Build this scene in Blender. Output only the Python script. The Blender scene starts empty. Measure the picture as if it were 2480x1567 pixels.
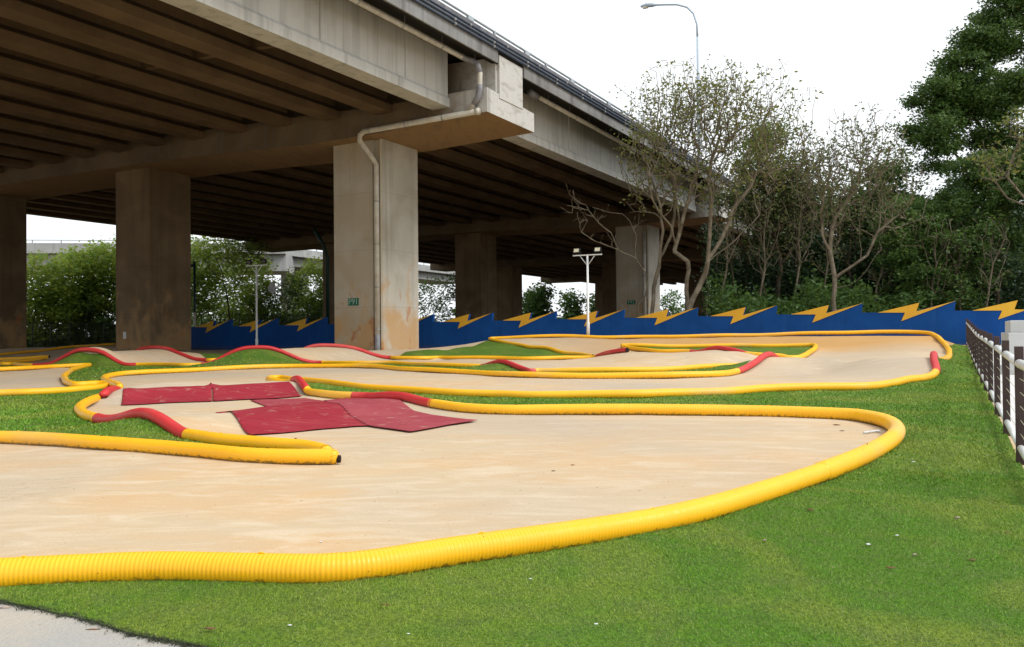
import bpy, bmesh, math, random
import numpy as np
from mathutils import Matrix, Vector
sc = bpy.context.scene
COL = sc.collection
R = math.radians

# ------------------------------------------------------------------ camera
F, CX, CY, ROLL = 2000.0, 1240.0, 783.5, 0.009
PITCH = math.atan(26.5 / F)
EYE = 1.35                                   # eye height above z = 0
cam = bpy.data.cameras.new('camera')
camo = bpy.data.objects.new('camera', cam)
COL.objects.link(camo)
cam.sensor_width = 36.0
cam.lens = 36.0 * F / 2480.0
cam.clip_start = 0.05
cam.clip_end = 5000
camo.matrix_world = (Matrix.Translation((0, 0, EYE)) @ Matrix.Rotation(math.pi / 2 + PITCH, 4, 'X')
                     @ Matrix.Rotation(-ROLL, 4, 'Z'))
sc.camera = camo

# ------------------------------------------------------------------ sky, sun, exposure
SUN_EL, SUN_AZ = R(48), R(114)               # azimuth from +Y towards +X
world = bpy.data.worlds.new('World')
sc.world = world
world.use_nodes = True
nt = world.node_tree
nt.nodes.clear()
wo = nt.nodes.new('ShaderNodeOutputWorld')
bg = nt.nodes.new('ShaderNodeBackground')
sky = nt.nodes.new('ShaderNodeTexSky')
sky.sky_type = 'NISHITA'
sky.sun_disc = False
sky.sun_elevation = SUN_EL
sky.sun_rotation = SUN_AZ
sky.air_density = 1.0
sky.dust_density = 6.0
sky.ozone_density = 1.0
# thin even cloud deck: the blue sky is veiled by white cloud
tc = nt.nodes.new('ShaderNodeTexCoord')
cn = nt.nodes.new('ShaderNodeTexNoise')
cn.inputs['Scale'].default_value = 2.2
cn.inputs['Detail'].default_value = 5
cr = nt.nodes.new('ShaderNodeMapRange')
cr.inputs[1].default_value = 0.3
cr.inputs[2].default_value = 0.7
cr.inputs[3].default_value = 0.80
cr.inputs[4].default_value = 0.97
mx = nt.nodes.new('ShaderNodeMix')
mx.data_type = 'RGBA'
mx.inputs[7].default_value = (13.5, 14.0, 14.4, 1)
nt.links.new(tc.outputs['Generated'], cn.inputs['Vector'])
nt.links.new(cn.outputs[0], cr.inputs[0])
nt.links.new(cr.outputs[0], mx.inputs[0])
nt.links.new(sky.outputs[0], mx.inputs[6])
nt.links.new(mx.outputs[2], bg.inputs[0])
bg.inputs[1].default_value = 0.068
nt.links.new(bg.outputs[0], wo.inputs[0])

sun = bpy.data.lights.new('sun', 'SUN')
sun.energy = 1.5
sun.angle = R(18)
sun.color = (1.0, 0.98, 0.95)
suno = bpy.data.objects.new('sun', sun)
COL.objects.link(suno)
sdir = Vector((math.sin(SUN_AZ) * math.cos(SUN_EL), math.cos(SUN_AZ) * math.cos(SUN_EL), math.sin(SUN_EL)))
suno.rotation_euler = sdir.to_track_quat('Z', 'Y').to_euler()
suno.location = (0, 0, 60)

sc.view_settings.view_transform = 'Standard'
sc.view_settings.look = 'None'
sc.view_settings.gamma = 1
sc.view_settings.exposure = 0.5
sc.render.engine = 'CYCLES'
sc.cycles.use_denoising = True
sc.cycles.max_bounces = 8
sc.cycles.diffuse_bounces = 2
sc.cycles.caustics_reflective = False
sc.cycles.caustics_refractive = False

random.seed(5)
rng = np.random.default_rng(7)

# ------------------------------------------------------------------ geometry helpers (heights relative to the eye, shifted at the end)
def ray(px, py):
    x = px - CX; y = py - CY
    c, s = math.cos(ROLL), math.sin(ROLL)
    xr = c * x - s * y; yr = s * x + c * y
    cp, sp = math.cos(PITCH), math.sin(PITCH)
    d = (xr / F, cp + sp * yr / F, sp - cp * yr / F)
    return np.array(d)

def P(px, py, d):
    r = ray(px, py)
    return r * (d / r[1])

TH = math.atan(.562)
UD = np.array([math.sin(TH), math.cos(TH), 0.0])      # along the bridge
VD = np.array([math.cos(TH), -math.sin(TH), 0.0])     # across the bridge, to the right
_o = ray(926.5, 858)
ORG = _o / _o[1] * 38.5
ORG[2] = 0

def B(u, v, z):
    return ORG + u * UD + v * VD + np.array([0, 0, z])

_wa = ray(470, 800); WA = _wa / _wa[1] * 51.8; WA[2] = 0
_wb = ray(2334, 800); WB = _wb / _wb[1] * 34.1; WB[2] = 0
WN = (WB - WA) / np.linalg.norm(WB - WA)
WP = np.array([-WN[1], WN[0], 0.0])                   # behind the wall
def Wl(s, b, z):
    return WA + s * WN + b * WP + np.array([0, 0, z])

class MB:
    def __init__(s):
        s.v = []; s.f = []; s.uv = []
    def add(s, vs, fs):
        o = len(s.v)
        s.v.extend([tuple(map(float, p)) for p in vs])
        s.f.extend([tuple(i + o for i in f) for f in fs])
    def box8(s, p):      # p: 4 bottom points ccw, 4 top points
        s.add(p, [(3, 2, 1, 0), (4, 5, 6, 7), (0, 1, 5, 4), (1, 2, 6, 5), (2, 3, 7, 6), (3, 0, 4, 7)])
    def boxB(s, u0, u1, v0, v1, z0, z1):
        s.box8([B(u0, v0, z0), B(u0, v1, z0), B(u1, v1, z0), B(u1, v0, z0),
                B(u0, v0, z1), B(u0, v1, z1), B(u1, v1, z1), B(u1, v0, z1)])
    def box(s, c, hx, hy, z0, z1, ang=0):
        ca, sa = math.cos(ang), math.sin(ang)
        q = [(c[0] + a * hx * ca - b * hy * sa, c[1] + a * hx * sa + b * hy * ca) for a, b in ((-1, -1), (1, -1), (1, 1), (-1, 1))]
        s.box8([(x, y, z0) for x, y in q] + [(x, y, z1) for x, y in q])
    def prism(s, pa, pb):   # two matching rings
        n = len(pa)
        s.add(list(pa) + list(pb), [tuple(range(n))[::-1], tuple(range(n, 2 * n))] +
              [(i, (i + 1) % n, n + (i + 1) % n, n + i) for i in range(n)])
    def tube(s, pts, rad, n=8, caps=True):
        pts = [np.array(p, float) for p in pts]
        m = len(pts)
        if np.isscalar(rad): rad = [rad] * m
        vs = []
        prev = None
        for i in range(m):
            t = pts[min(i + 1, m - 1)] - pts[max(i - 1, 0)]
            t = t / (np.linalg.norm(t) + 1e-9)
            if prev is None:
                a = np.array([0, 0, 1.0]) if abs(t[2]) < .9 else np.array([1.0, 0, 0])
                nrm = np.cross(t, a)
            else:
                nrm = prev - t * (prev @ t)
            nrm = nrm / (np.linalg.norm(nrm) + 1e-9); prev = nrm
            b = np.cross(t, nrm)
            for k in range(n):
                w = 2 * math.pi * k / n
                vs.append(pts[i] + rad[i] * (math.cos(w) * nrm + math.sin(w) * b))
        fs = []
        for i in range(m - 1):
            for k in range(n):
                k2 = (k + 1) % n
                fs.append((i * n + k, i * n + k2, (i + 1) * n + k2, (i + 1) * n + k))
        if caps:
            fs.append(tuple(range(n))[::-1]); fs.append(tuple((m - 1) * n + k for k in range(n)))
        s.add(vs, fs)
    def build(s, name, mat, parent=None, smooth=False, bevel=0):
        me = bpy.data.meshes.new(name)
        me.from_pydata(s.v, [], s.f)
        me.materials.append(mat)
        bm = bmesh.new(); bm.from_mesh(me)
        bmesh.ops.recalc_face_normals(bm, faces=bm.faces)
        bm.to_mesh(me); bm.free()
        if smooth:
            me.polygons.foreach_set('use_smooth', [True] * len(me.polygons))
        o = bpy.data.objects.new(name, me)
        COL.objects.link(o)
        if bevel:
            m = o.modifiers.new('b', 'BEVEL'); m.width = bevel; m.segments = 2; m.limit_method = 'ANGLE'
        if parent: o.parent = parent
        return o

def np_mesh(name, V, Fq, mat, parent=None, smooth=False, attr=None, n=4, uv=None):
    me = bpy.data.meshes.new(name)
    V = np.ascontiguousarray(V, dtype=np.float32); Fq = np.ascontiguousarray(Fq, dtype=np.int32)
    me.vertices.add(len(V)); me.vertices.foreach_set('co', V.ravel())
    me.loops.add(Fq.size); me.loops.foreach_set('vertex_index', Fq.ravel())
    me.polygons.add(len(Fq))
    me.polygons.foreach_set('loop_start', np.arange(0, Fq.size, n, dtype=np.int32))
    me.polygons.foreach_set('loop_total', np.full(len(Fq), n, dtype=np.int32))
    me.update(calc_edges=True)
    if smooth: me.polygons.foreach_set('use_smooth', [True] * len(Fq))
    for k, a in (attr or {}).items():
        at = me.attributes.new(k, 'FLOAT', 'POINT'); at.data.foreach_set('value', np.ascontiguousarray(a, dtype=np.float32))
    me.materials.append(mat)
    me.update()
    o = bpy.data.objects.new(name, me); COL.objects.link(o)
    if parent: o.parent = parent
    return o

def tag(o, label=None, cat=None, group=None, kind=None):
    if label: o['label'] = label
    if cat: o['category'] = cat
    if group: o['group'] = group
    if kind: o['kind'] = kind
    return o

def empty(name, loc, label=None, cat=None, group=None, kind=None):
    o = bpy.data.objects.new(name, None); COL.objects.link(o)
    o.empty_display_size = .3
    o['base'] = [float(x) for x in loc]
    return tag(o, label, cat, group, kind)

# ------------------------------------------------------------------ materials
def lnk(t, a, b): t.links.new(a, b)
class M:
    """small node builder"""
    def __init__(s, name, rough=.7, spec=.3):
        s.m = bpy.data.materials.new(name); s.m.use_nodes = True
        s.t = s.m.node_tree
        s.b = s.t.nodes['Principled BSDF']
        s.b.inputs['Roughness'].default_value = rough
        s.b.inputs['Specular IOR Level'].default_value = spec
        s.tc = s.t.nodes.new('ShaderNodeTexCoord')
    def n(s, ty, **kw):
        nd = s.t.nodes.new(ty)
        for k, v in kw.items(): setattr(nd, k, v)
        return nd
    def vec(s, scale=(1, 1, 1), rot=(0, 0, 0), src='Object'):
        mp = s.n('ShaderNodeMapping'); mp.inputs['Scale'].default_value = scale; mp.inputs['Rotation'].default_value = rot
        lnk(s.t, s.tc.outputs[src], mp.inputs[0]); return mp.outputs[0]
    def noise(s, scale, detail=4, vec=None, dist=0, rough=.55):
        nd = s.n('ShaderNodeTexNoise'); nd.inputs['Scale'].default_value = scale; nd.inputs['Detail'].default_value = detail
        nd.inputs['Distortion'].default_value = dist; nd.inputs['Roughness'].default_value = rough
        lnk(s.t, vec if vec is not None else s.tc.outputs['Object'], nd.inputs['Vector']); return nd.outputs[0]
    def rng(s, src, a, b, c=0., d=1.):
        nd = s.n('ShaderNodeMapRange'); lnk(s.t, src, nd.inputs[0])
        for i, v in enumerate((a, b, c, d)): nd.inputs[i + 1].default_value = v
        return nd.outputs[0]
    def mix(s, fac, a, b, blend='MIX'):
        nd = s.n('ShaderNodeMix', data_type='RGBA', blend_type=blend)
        if isinstance(fac, (int, float)): nd.inputs[0].default_value = fac
        else: lnk(s.t, fac, nd.inputs[0])
        for i, c in ((6, a), (7, b)):
            if isinstance(c, (tuple, list)): nd.inputs[i].default_value = (*c, 1)
            else: lnk(s.t, c, nd.inputs[i])
        return nd.outputs[2]
    def math(s, op, a, b=0.):
        nd = s.n('ShaderNodeMath', operation=op)
        for i, c in ((0, a), (1, b)):
            if isinstance(c, (int, float)): nd.inputs[i].default_value = c
            else: lnk(s.t, c, nd.inputs[i])
        return nd.outputs[0]
    def col(s, c):
        if isinstance(c, (tuple, list)): s.b.inputs['Base Color'].default_value = (*c, 1)
        else: lnk(s.t, c, s.b.inputs['Base Color'])
    def bump(s, h, strength=.3, dist=.02):
        nd = s.n('ShaderNodeBump'); nd.inputs['Strength'].default_value = strength; nd.inputs['Distance'].default_value = dist
        lnk(s.t, h, nd.inputs['Height']); lnk(s.t, nd.outputs[0], s.b.inputs['Normal'])
    def attr(s, name):
        nd = s.n('ShaderNodeAttribute', attribute_name=name); return nd.outputs['Fac']
    def z(s):
        nd = s.n('ShaderNodeSeparateXYZ'); lnk(s.t, s.tc.outputs['Object'], nd.inputs[0]); return nd.outputs[2]

def mat_dirt():
    m = M('packed_dirt', .95, .1)
    a = m.noise(.55, 6, m.vec((1, 1.6, 1)), .6); b = m.noise(2.6, 6, m.vec((.6, 1.5, 1), (0, 0, .15)), 1.2); c = m.noise(60, 5)
    d = m.noise(.16, 3); e = m.noise(9, 6, m.vec((.35, 1.6, 1), (0, 0, -.12)), .4); bank = m.noise(.9, 3, m.vec((1, 1, 4)))
    c1 = m.mix(m.rng(a, .42, .60), (.57, .445, .29), (.61, .42, .235))
    c2 = m.mix(m.rng(b, .48, .68, 0, .7), c1, (.68, .56, .40))
    c3 = m.mix(m.rng(d, .42, .62, 0, .75), c2, (.46, .385, .30))
    c3 = m.mix(m.rng(e, .54, .74, 0, .38), c3, (.66, .535, .38))
    y = m.n('ShaderNodeSeparateXYZ'); lnk(m.t, m.tc.outputs['Object'], y.inputs[0])
    fy = m.math('MULTIPLY', m.rng(y.outputs[1], 27, 31), m.rng(y.outputs[0], 0, 7))
    c3 = m.mix(m.math('MULTIPLY', fy, m.rng(bank, .3, .6, 1, 1)), c3, (.54, .30, .10))
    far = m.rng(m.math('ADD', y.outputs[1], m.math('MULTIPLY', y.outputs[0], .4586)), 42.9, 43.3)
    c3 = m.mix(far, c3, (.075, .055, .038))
    v = m.n('ShaderNodeTexVoronoi', feature='DISTANCE_TO_EDGE'); v.inputs['Scale'].default_value = 1.7
    w = m.n('ShaderNodeVectorMath', operation='ADD'); nn = m.n('ShaderNodeTexNoise'); nn.inputs['Scale'].default_value = 3; nn.inputs['Detail'].default_value = 5
    lnk(m.t, m.tc.outputs['Object'], nn.inputs['Vector'])
    lnk(m.t, m.tc.outputs['Object'], w.inputs[0]); lnk(m.t, nn.outputs['Color'], w.inputs[1]); lnk(m.t, w.outputs[0], v.inputs['Vector'])
    crk = m.math('MULTIPLY', m.rng(v.outputs[0], 0, .012, 1, 0), m.rng(m.noise(.45, 3), .57, .63))
    c4 = m.mix(m.math('MULTIPLY', crk, .5), c3, (.30, .20, .11))
    c5 = m.mix(m.rng(c, .3, .75, 0, .30), c4, (.36, .28, .20))
    tl = m.n('ShaderNodeTexWave', wave_type='RINGS', rings_direction='Z'); tl.inputs['Scale'].default_value = .55; tl.inputs['Distortion'].default_value = 3.5; tl.inputs['Detail'].default_value = 2; tl.inputs['Detail Scale'].default_value = .35
    lnk(m.t, m.vec((1, 1, 0)), tl.inputs['Vector'])
    tm = m.math('MULTIPLY', m.rng(tl.outputs['Fac'], .90, .99), m.rng(m.noise(.6, 4), .5, .62))
    c5 = m.mix(m.math('MULTIPLY', tm, .28), c5, (.70, .60, .46))
    gr = m.noise(150, 3); c5 = m.mix(m.rng(gr, .62, .72, 0, .35), c5, (.30, .22, .15))
    sp = m.noise(22, 2)
    c6 = m.mix(m.rng(sp, .735, .76), c5, (.20, .13, .08))
    m.col(c6)
    m.bump(m.math('ADD', m.math('ADD', m.math('MULTIPLY', c, .25), m.math('MULTIPLY', e, .8)), m.math('MULTIPLY', b, .6)), .55, .02)
    return m.m

def mat_turf():
    m = M('turf', .9, .15)
    a = m.noise(.9, 5, None, 1); b = m.noise(55, 4); c = m.noise(6, 5)
    c1 = m.mix(m.rng(a, .42, .60), (.10, .21, .014), (.19, .26, .030))
    c2 = m.mix(m.rng(c, .42, .7, 0, .8), c1, (.13, .17, .045))
    c3 = m.mix(m.rng(b, .35, .65, 0, .8), c2, (.045, .10, .016))
    m.col(c3)
    m.bump(m.math('ADD', m.math('MULTIPLY', b, 1.), m.math('MULTIPLY', c, .6)), .9, .02)
    return m.m

def mat_blade():
    m = M('turf_blade', .6, .3)
    r = m.attr('var'); a = m.noise(.9, 5, None, 1)
    c1 = m.mix(m.rng(a, .42, .60), (.135, .30, .016), (.26, .35, .036))
    c2 = m.mix(m.rng(r, .80, .97, 0, 1), c1, (.30, .31, .12))
    c3 = m.mix(m.rng(r, 0, .3, .6, 0), c2, (.03, .095, .008))
    m.col(c3)
    return m.m

def mat_plastic(name, base, dark, dusty, rough=.38, ribs=True, ribw=.022):
    m = M(name, rough, .45)
    u = m.attr('u'); h = m.attr('h')
    a = m.noise(3, 5); b = m.noise(26, 5)
    c1 = m.mix(m.rng(a, .35, .7, 0, .55), base, dark)
    # splash dirt low on the pipe, with ragged outline
    low = m.math('SUBTRACT', m.rng(h, -.95, .05, 1, 0), m.math('MULTIPLY', m.rng(b, .25, .75), .8))
    c2 = m.mix(m.rng(low, .08, .35, 0, .7), c1, dusty)
    c3 = m.mix(m.rng(m.noise(.35, 3), .56, .66, 0, .4), c2, (.60, .42, .20) if base[1] > .2 else (.66, .16, .13))
    sp = m.noise(34, 2)
    c4 = m.mix(m.rng(sp, .745, .765), c3, (.07, .05, .03))
    m.col(c4)
    lnk(m.t, m.rng(b, .3, .8, rough - .05, rough + .25), m.b.inputs['Roughness'])
    if ribs:
        s = m.math('SINE', m.math('MULTIPLY', u, 2 * math.pi / ribw))
        m.bump(s, .3, .002)
    return m.m

def mat_concrete(name, base=(.34, .33, .30), alt=(.25, .235, .20), rust=0., brown=0., streak=.5, lines=True):
    m = M(name, .9, .2)
    a = m.noise(.5, 6, None, .5); st = m.noise(1.0, 6, m.vec((2.6, 2.6, .10)), .2); f = m.noise(14, 5)
    c = m.mix(m.rng(a, .35, .68), base, alt)
    c = m.mix(m.rng(st, .50, .72, 0, streak), c, tuple(x * .55 for x in alt))
    c = m.mix(m.rng(f, .3, .8, 0, .25), c, tuple(x * .7 for x in base))
    if rust > .8:
        dt = m.n('ShaderNodeVectorMath', operation='DOT_PRODUCT'); ge = m.n('ShaderNodeNewGeometry'); lnk(m.t, ge.outputs['Normal'], dt.inputs[0]); dt.inputs[1].default_value = tuple(-UD)
        oc = m.math('MULTIPLY', m.rng(m.noise(.55, 6, None, .6), .3, .62,   .2, 1), m.rng(dt.outputs['Value'], .2, .6))
        c = m.mix(m.math('MULTIPLY', oc, .5), c, (.42, .32, .19))
    if brown: c = m.mix(m.rng(m.noise(.8, 5, m.vec((1, 1, 1), (0, 0, .5))), .35, .7, brown * .4, brown), c, (.24, .15, .075))
    z = m.z()
    if rust:
        k = m.math('SUBTRACT', m.rng(z, -1, 4.2, 1.0, 0), m.math('MULTIPLY', m.rng(m.noise(1.1, 6, m.vec((1, 1, .7)), .25), .3, .7), 1.0))
        c = m.mix(m.rng(k, -.05, .45, 0, rust), c, (.47, .29, .13))
        k2 = m.math('MULTIPLY', m.rng(m.noise(1.9, 6, m.vec((1, 1, .6)), .4), .61, .66), m.rng(z, .0, 3.2, 1, 0))
        c = m.mix(m.math('MULTIPLY', k2, .8), c, (.38, .15, .055))
    if lines:
        w = m.math('ABSOLUTE', m.math('SUBTRACT', m.math('FRACT', m.math('MULTIPLY', z, .37)), .5))
        c = m.mix(m.rng(w, .0, .006, .45, 0), c, tuple(x * .45 for x in alt))
    m.col(c)
    m.bump(m.math('ADD', f, m.math('MULTIPLY', st, .5)), .25, .02)
    return m.m

def mat_cap():
    m = M('cap_concrete', .9, .2)
    a = m.noise(.5, 6, None, .5); st = m.noise(1.0, 6, m.vec((2.6, 2.6, .10)), .2); f = m.noise(14, 5); gr = m.noise(1.0, 6, m.vec((2.2, .35, 2.2), (0, 0, -TH)), .8)
    c = m.mix(m.rng(a, .35, .68), (.165, .122, .074), (.10, .072, .042))  # brown base: shade on the cap front is painted into the colour
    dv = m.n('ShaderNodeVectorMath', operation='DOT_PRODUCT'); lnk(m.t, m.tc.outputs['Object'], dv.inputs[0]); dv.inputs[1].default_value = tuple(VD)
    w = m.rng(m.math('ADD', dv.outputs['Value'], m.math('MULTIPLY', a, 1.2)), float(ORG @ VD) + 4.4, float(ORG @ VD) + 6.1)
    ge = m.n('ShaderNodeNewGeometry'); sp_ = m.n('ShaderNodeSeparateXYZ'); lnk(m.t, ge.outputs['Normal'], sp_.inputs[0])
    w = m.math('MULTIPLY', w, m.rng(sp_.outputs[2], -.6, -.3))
    c = m.mix(m.math('MULTIPLY', m.rng(sp_.outputs[2], -.6, -.3, 1, 0), .75), c, (.36, .22, .10))  # underside browned: warm bounce light from the ground is painted in
    c = m.mix(w, c, (.54, .53, .50))  # pale end, left out of the painted shade
    c = m.mix(m.rng(gr, .5, .68, 0, .45), c, (.15, .10, .055))
    c = m.mix(m.rng(st, .52, .72, 0, .5), c, (.14, .13, .11))
    c = m.mix(m.rng(f, .3, .8, 0, .25), c, (.2, .17, .13))
    m.col(c); m.bump(m.math('ADD', f, m.math('MULTIPLY', st, .5)), .25, .02)
    return m.m

def mat_simple(name, c, c2=None, scale=6, rough=.6, spec=.3, bump=0., fine=40, metal=0):
    m = M(name, rough, spec)
    a = m.noise(scale, 5); b = m.noise(fine, 4)
    k = m.mix(m.rng(a, .35, .65), c, c2 or tuple(x * .75 for x in c))
    m.col(m.mix(m.rng(b, .3, .8, 0, .25), k, tuple(x * .6 for x in c)))
    m.b.inputs['Metallic'].default_value = metal
    if bump: m.bump(b, bump, .01)
    return m.m

def mat_wall():
    m = M('blue_wall_paint', .65, .15)
    a = m.noise(1.2, 5); b = m.noise(14, 5); st = m.noise(1, 5, m.vec((3, 3, .2)), .2)
    c = m.mix(m.rng(a, .35, .65), (.002, .052, .225), (.004, .066, .27))
    c = m.mix(m.rng(st, .56, .72, 0, .45), c, (.02, .09, .27))
    low = m.math('SUBTRACT', m.rng(m.z(), -.85, -.35, 1, 0), m.rng(b, .3, .7, 0, .7))
    c = m.mix(m.rng(low, .0, .4, 0, .5), c, (.09, .075, .06))
    dv = m.n('ShaderNodeVectorMath', operation='DOT_PRODUCT'); lnk(m.t, m.tc.outputs['Object'], dv.inputs[0]); dv.inputs[1].default_value = tuple(WN)
    w = m.math('ABSOLUTE', m.math('SUBTRACT', m.math('FRACT', m.math('MULTIPLY', dv.outputs['Value'], 1 / 3.56)), .5))
    c = m.mix(m.rng(w, .0, .004, .6, 0), c, (.001, .02, .08))
    m.col(c); m.bump(b, .15, .01)
    return m.m

def mat_carpet(name, c, c2):
    m = M(name, .95, .08)
    a = m.noise(1.4, 5, None, .8); b = m.noise(90, 3); w = m.noise(7, 5, m.vec((.25, 2.2, 1), (0, 0, .2)))
    k = m.mix(m.rng(a, .35, .65), c, c2)
    k = m.mix(m.rng(w, .55, .75, 0, .4), k, (.42, .20, .17))
    k = m.mix(m.rng(m.noise(5, 6), .60, .70, 0, .35), k, (.55, .42, .33))
    k = m.mix(m.rng(b, .3, .8, 0, .35), k, tuple(x * .5 for x in c))
    m.col(k); m.bump(m.math('ADD', b, m.math('MULTIPLY', w, 1.2)), .5, .012)
    return m.m

def mat_leaf(name, cols, trans=.35, rough=.5, nscale=.35):
    m = M(name, rough, .35)
    r = m.attr('var'); a = m.noise(nscale, 3)
    k = m.mix(m.rng(r, 0, .55), cols[0], cols[1])
    k = m.mix(m.rng(r, .78, .95), k, cols[2])
    k = m.mix(m.rng(a, .4, .65, 0, .5), k, cols[1])
    m.col(k)
    tr = m.n('ShaderNodeBsdfTranslucent'); lnk(m.t, m.mix(.5, k, cols[2]), tr.inputs[0])
    ms = m.n('ShaderNodeMixShader'); ms.inputs[0].default_value = trans
    out = m.t.nodes['Material Output']
    lnk(m.t, m.b.outputs[0], ms.inputs[1]); lnk(m.t, tr.outputs[0], ms.inputs[2]); lnk(m.t, ms.outputs[0], out.inputs[0])
    return m.m

def mat_bark(name, c, c2):
    m = M(name, .9, .15)
    a = m.noise(2.2, 5); b = m.noise(14, 5, m.vec((1, 1, .3)))
    k = m.mix(m.rng(a, .4, .6), c, c2)
    m.col(m.mix(m.rng(b, .3, .75, 0, .6), k, tuple(x * .4 for x in c)))
    m.bump(b, .5, .03)
    return m.m

MT = dict(
    dirt=mat_dirt(), turf=mat_turf(), blade=mat_blade(),
    yellow=mat_plastic('yellow_plastic', (.95, .49, .008), (.90, .43, .008), (.085, .07, .025)),
    red=mat_plastic('red_plastic', (.62, .035, .035), (.50, .022, .026), (.20, .06, .045), .45),
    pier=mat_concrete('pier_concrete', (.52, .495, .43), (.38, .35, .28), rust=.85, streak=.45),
    pier_shaded=mat_concrete('pier_concrete_shaded', (.21, .155, .092), (.115, .085, .05), rust=.55, streak=.5, brown=.25),  # darker copy of the pier concrete, with the deck's shade in its colour
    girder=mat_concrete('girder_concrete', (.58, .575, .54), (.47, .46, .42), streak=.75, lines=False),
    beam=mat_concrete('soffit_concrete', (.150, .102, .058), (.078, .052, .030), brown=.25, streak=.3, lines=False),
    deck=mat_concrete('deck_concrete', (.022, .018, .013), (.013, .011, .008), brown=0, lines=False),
    cap=mat_cap(),
    parapet=mat_concrete('parapet_concrete', (.20, .195, .20), (.115, .11, .115), streak=.9, lines=False),
    edge=mat_concrete('edge_concrete', (.27, .27, .265), (.16, .155, .15), streak=.9, lines=False),
    farconc=mat_concrete('viaduct_concrete', (.42, .43, .42), (.33, .33, .32), streak=.6, lines=False),
    pipe=mat_simple('drain_pipe_white', (.56, .54, .48), (.44, .40, .32), 3, .5),
    pipeg=mat_simple('drain_pipe_grey', (.25, .25, .27), (.18, .18, .19), 3, .5),
    conduit=mat_simple('dark_blue_conduit', (.035, .05, .085), (.05, .07, .10), 2, .4),
    clamp=mat_simple('clamp_steel', (.35, .35, .35), None, 5, .45, metal=.3),
    steel=mat_simple('galvanised_steel', (.42, .47, .50), (.34, .38, .41), 3, .45, metal=.2),
    blue=mat_wall(),
    bolt=mat_simple('yellow_bolt_paint', (.75, .43, .03), (.70, .38, .03), 2, .55),
    fringe=mat_simple('turf_backing', (.11, .125, .075), (.07, .08, .055), 30, .9),
    boltedge=mat_simple('dark_red_edge', (.10, .012, .02), None, 2, .6),
    carpet=mat_carpet('red_carpet', (.31, .026, .040), (.35, .036, .050)),
    carpet2=mat_carpet('faded_red_carpet', (.38, .078, .092), (.33, .052, .066)),
    white=mat_simple('white_paint', (.78, .80, .79), (.72, .73, .71), 4, .35, .5),
    post=mat_simple('dark_brown_post', (.075, .052, .048), (.055, .038, .036), 5, .8, .2, .4),
    wire=mat_simple('cable', (.62, .66, .45), None, 5, .4),
    pave=mat_simple('light_concrete', (.70, .69, .68), (.62, .60, .58), .8, .9, .15, .3, 25),
    gravel=mat_simple('gravel_pavement', (.40, .39, .365), (.48, .43, .36), 3.5, .95, .1, .9, 70),
    block=mat_simple('grey_block', (.62, .62, .61), (.54, .54, .52), 1.2, .85, .2, .2),
    bark=mat_bark('grey_brown_bark', (.25, .21, .15), (.13, .105, .07)),
    barkd=mat_bark('dark_bark', (.085, .068, .045), (.055, .045, .03)),
    leafy=mat_leaf('yellow_green_leaf', [(.11, .155, .045), (.16, .19, .05), (.32, .28, .06)], .4),
    leafd=mat_leaf('dark_green_leaf', [(.018, .048, .010), (.055, .115, .020), (.18, .26, .05)], .3),
    leafm=mat_leaf('mid_green_leaf', [(.035, .085, .02), (.08, .16, .035), (.20, .28, .06)], .4),
    leafl=mat_leaf('light_green_leaf', [(.13, .24, .035), (.20, .33, .045), (.46, .47, .08)], .5),
    leafu=mat_leaf('undergrowth_leaf', [(.008, .024, .008), (.02, .05, .014), (.07, .13, .03)], .2),
    leafb=mat_leaf('brown_green_leaf', [(.08, .13, .04), (.12, .16, .05), (.24, .16, .09)], .4),
    sign=mat_simple('green_sign', (.004, .13, .075), (.004, .10, .06), 8, .5),
    signtxt=mat_simple('sign_lettering', (.34, .50, .42), None, 8, .5),
    lampp=mat_simple('pale_blue_grey_paint', (.50, .58, .66), (.44, .52, .60), 3, .45),
    black=mat_simple('black_housing', (.015, .015, .016), None, 8, .5),
    lens=mat_simple('lamp_reflector', (.72, .68, .50), (.62, .58, .42), 8, .25, .5),
    lensd=mat_simple('lamp_glass', (.16, .16, .14), (.10, .10, .09), 8, .2, .5),
    mesh=mat_simple('dark_wire_mesh', (.05, .055, .045), None, 5, .6),
    stone=mat_simple('pale_stone', (.42, .34, .28), (.30, .22, .17), 20, .9),
    leafl1=mat_simple('dry_leaf', (.22, .11, .055), (.15, .07, .04), 20, .8),
    paper=mat_simple('white_scrap', (.75, .78, .80), None, 20, .7),
    hole=mat_simple('pipe_inside', (.02, .012, .010), None, 8, .9),
    car=mat_simple('car_paint', (.30, .31, .33), None, 3, .3, .5),
    glass=mat_simple('car_glass', (.02, .025, .03), None, 3, .1, .6),
    greenpipe=mat_simple('dark_green_pipe', (.012, .045, .032), None, 3, .5),
)

# ------------------------------------------------------------------ barrier tubes: control points
RT = .07
def zb(Y): return -1.235 + .0085 * np.clip(Y, -8, 52)
def solve_line(pts):
    """each point: (px,py) on the base plane, (px,py,depth) explicit, (px,py,'i') in plan between its neighbours"""
    W = [None] * len(pts)
    for i, p in enumerate(pts):
        if len(p) == 2:
            r = ray(p[0], p[1])
            if p[1] < 845: raise ValueError(p)
            k = (-1.235 + RT) / (r[2] - .0085 * r[1])
            W[i] = r * k
        elif p[2] != 'i':
            W[i] = P(p[0], p[1], p[2])
    for i, p in enumerate(pts):
        if len(p) == 3 and p[2] == 'i':
            a = i
            while W[a] is None or (len(pts[a]) == 3 and pts[a][2] == 'i'): a -= 1
            b = i
            while W[b] is None or (len(pts[b]) == 3 and pts[b][2] == 'i'): b += 1
            A, Bp = W[a], W[b]
            n = np.array([-(Bp - A)[1], (Bp - A)[0], 0])
            r = ray(p[0], p[1])
            W[i] = r * ((A @ n) / (r @ n))
    return W

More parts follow.
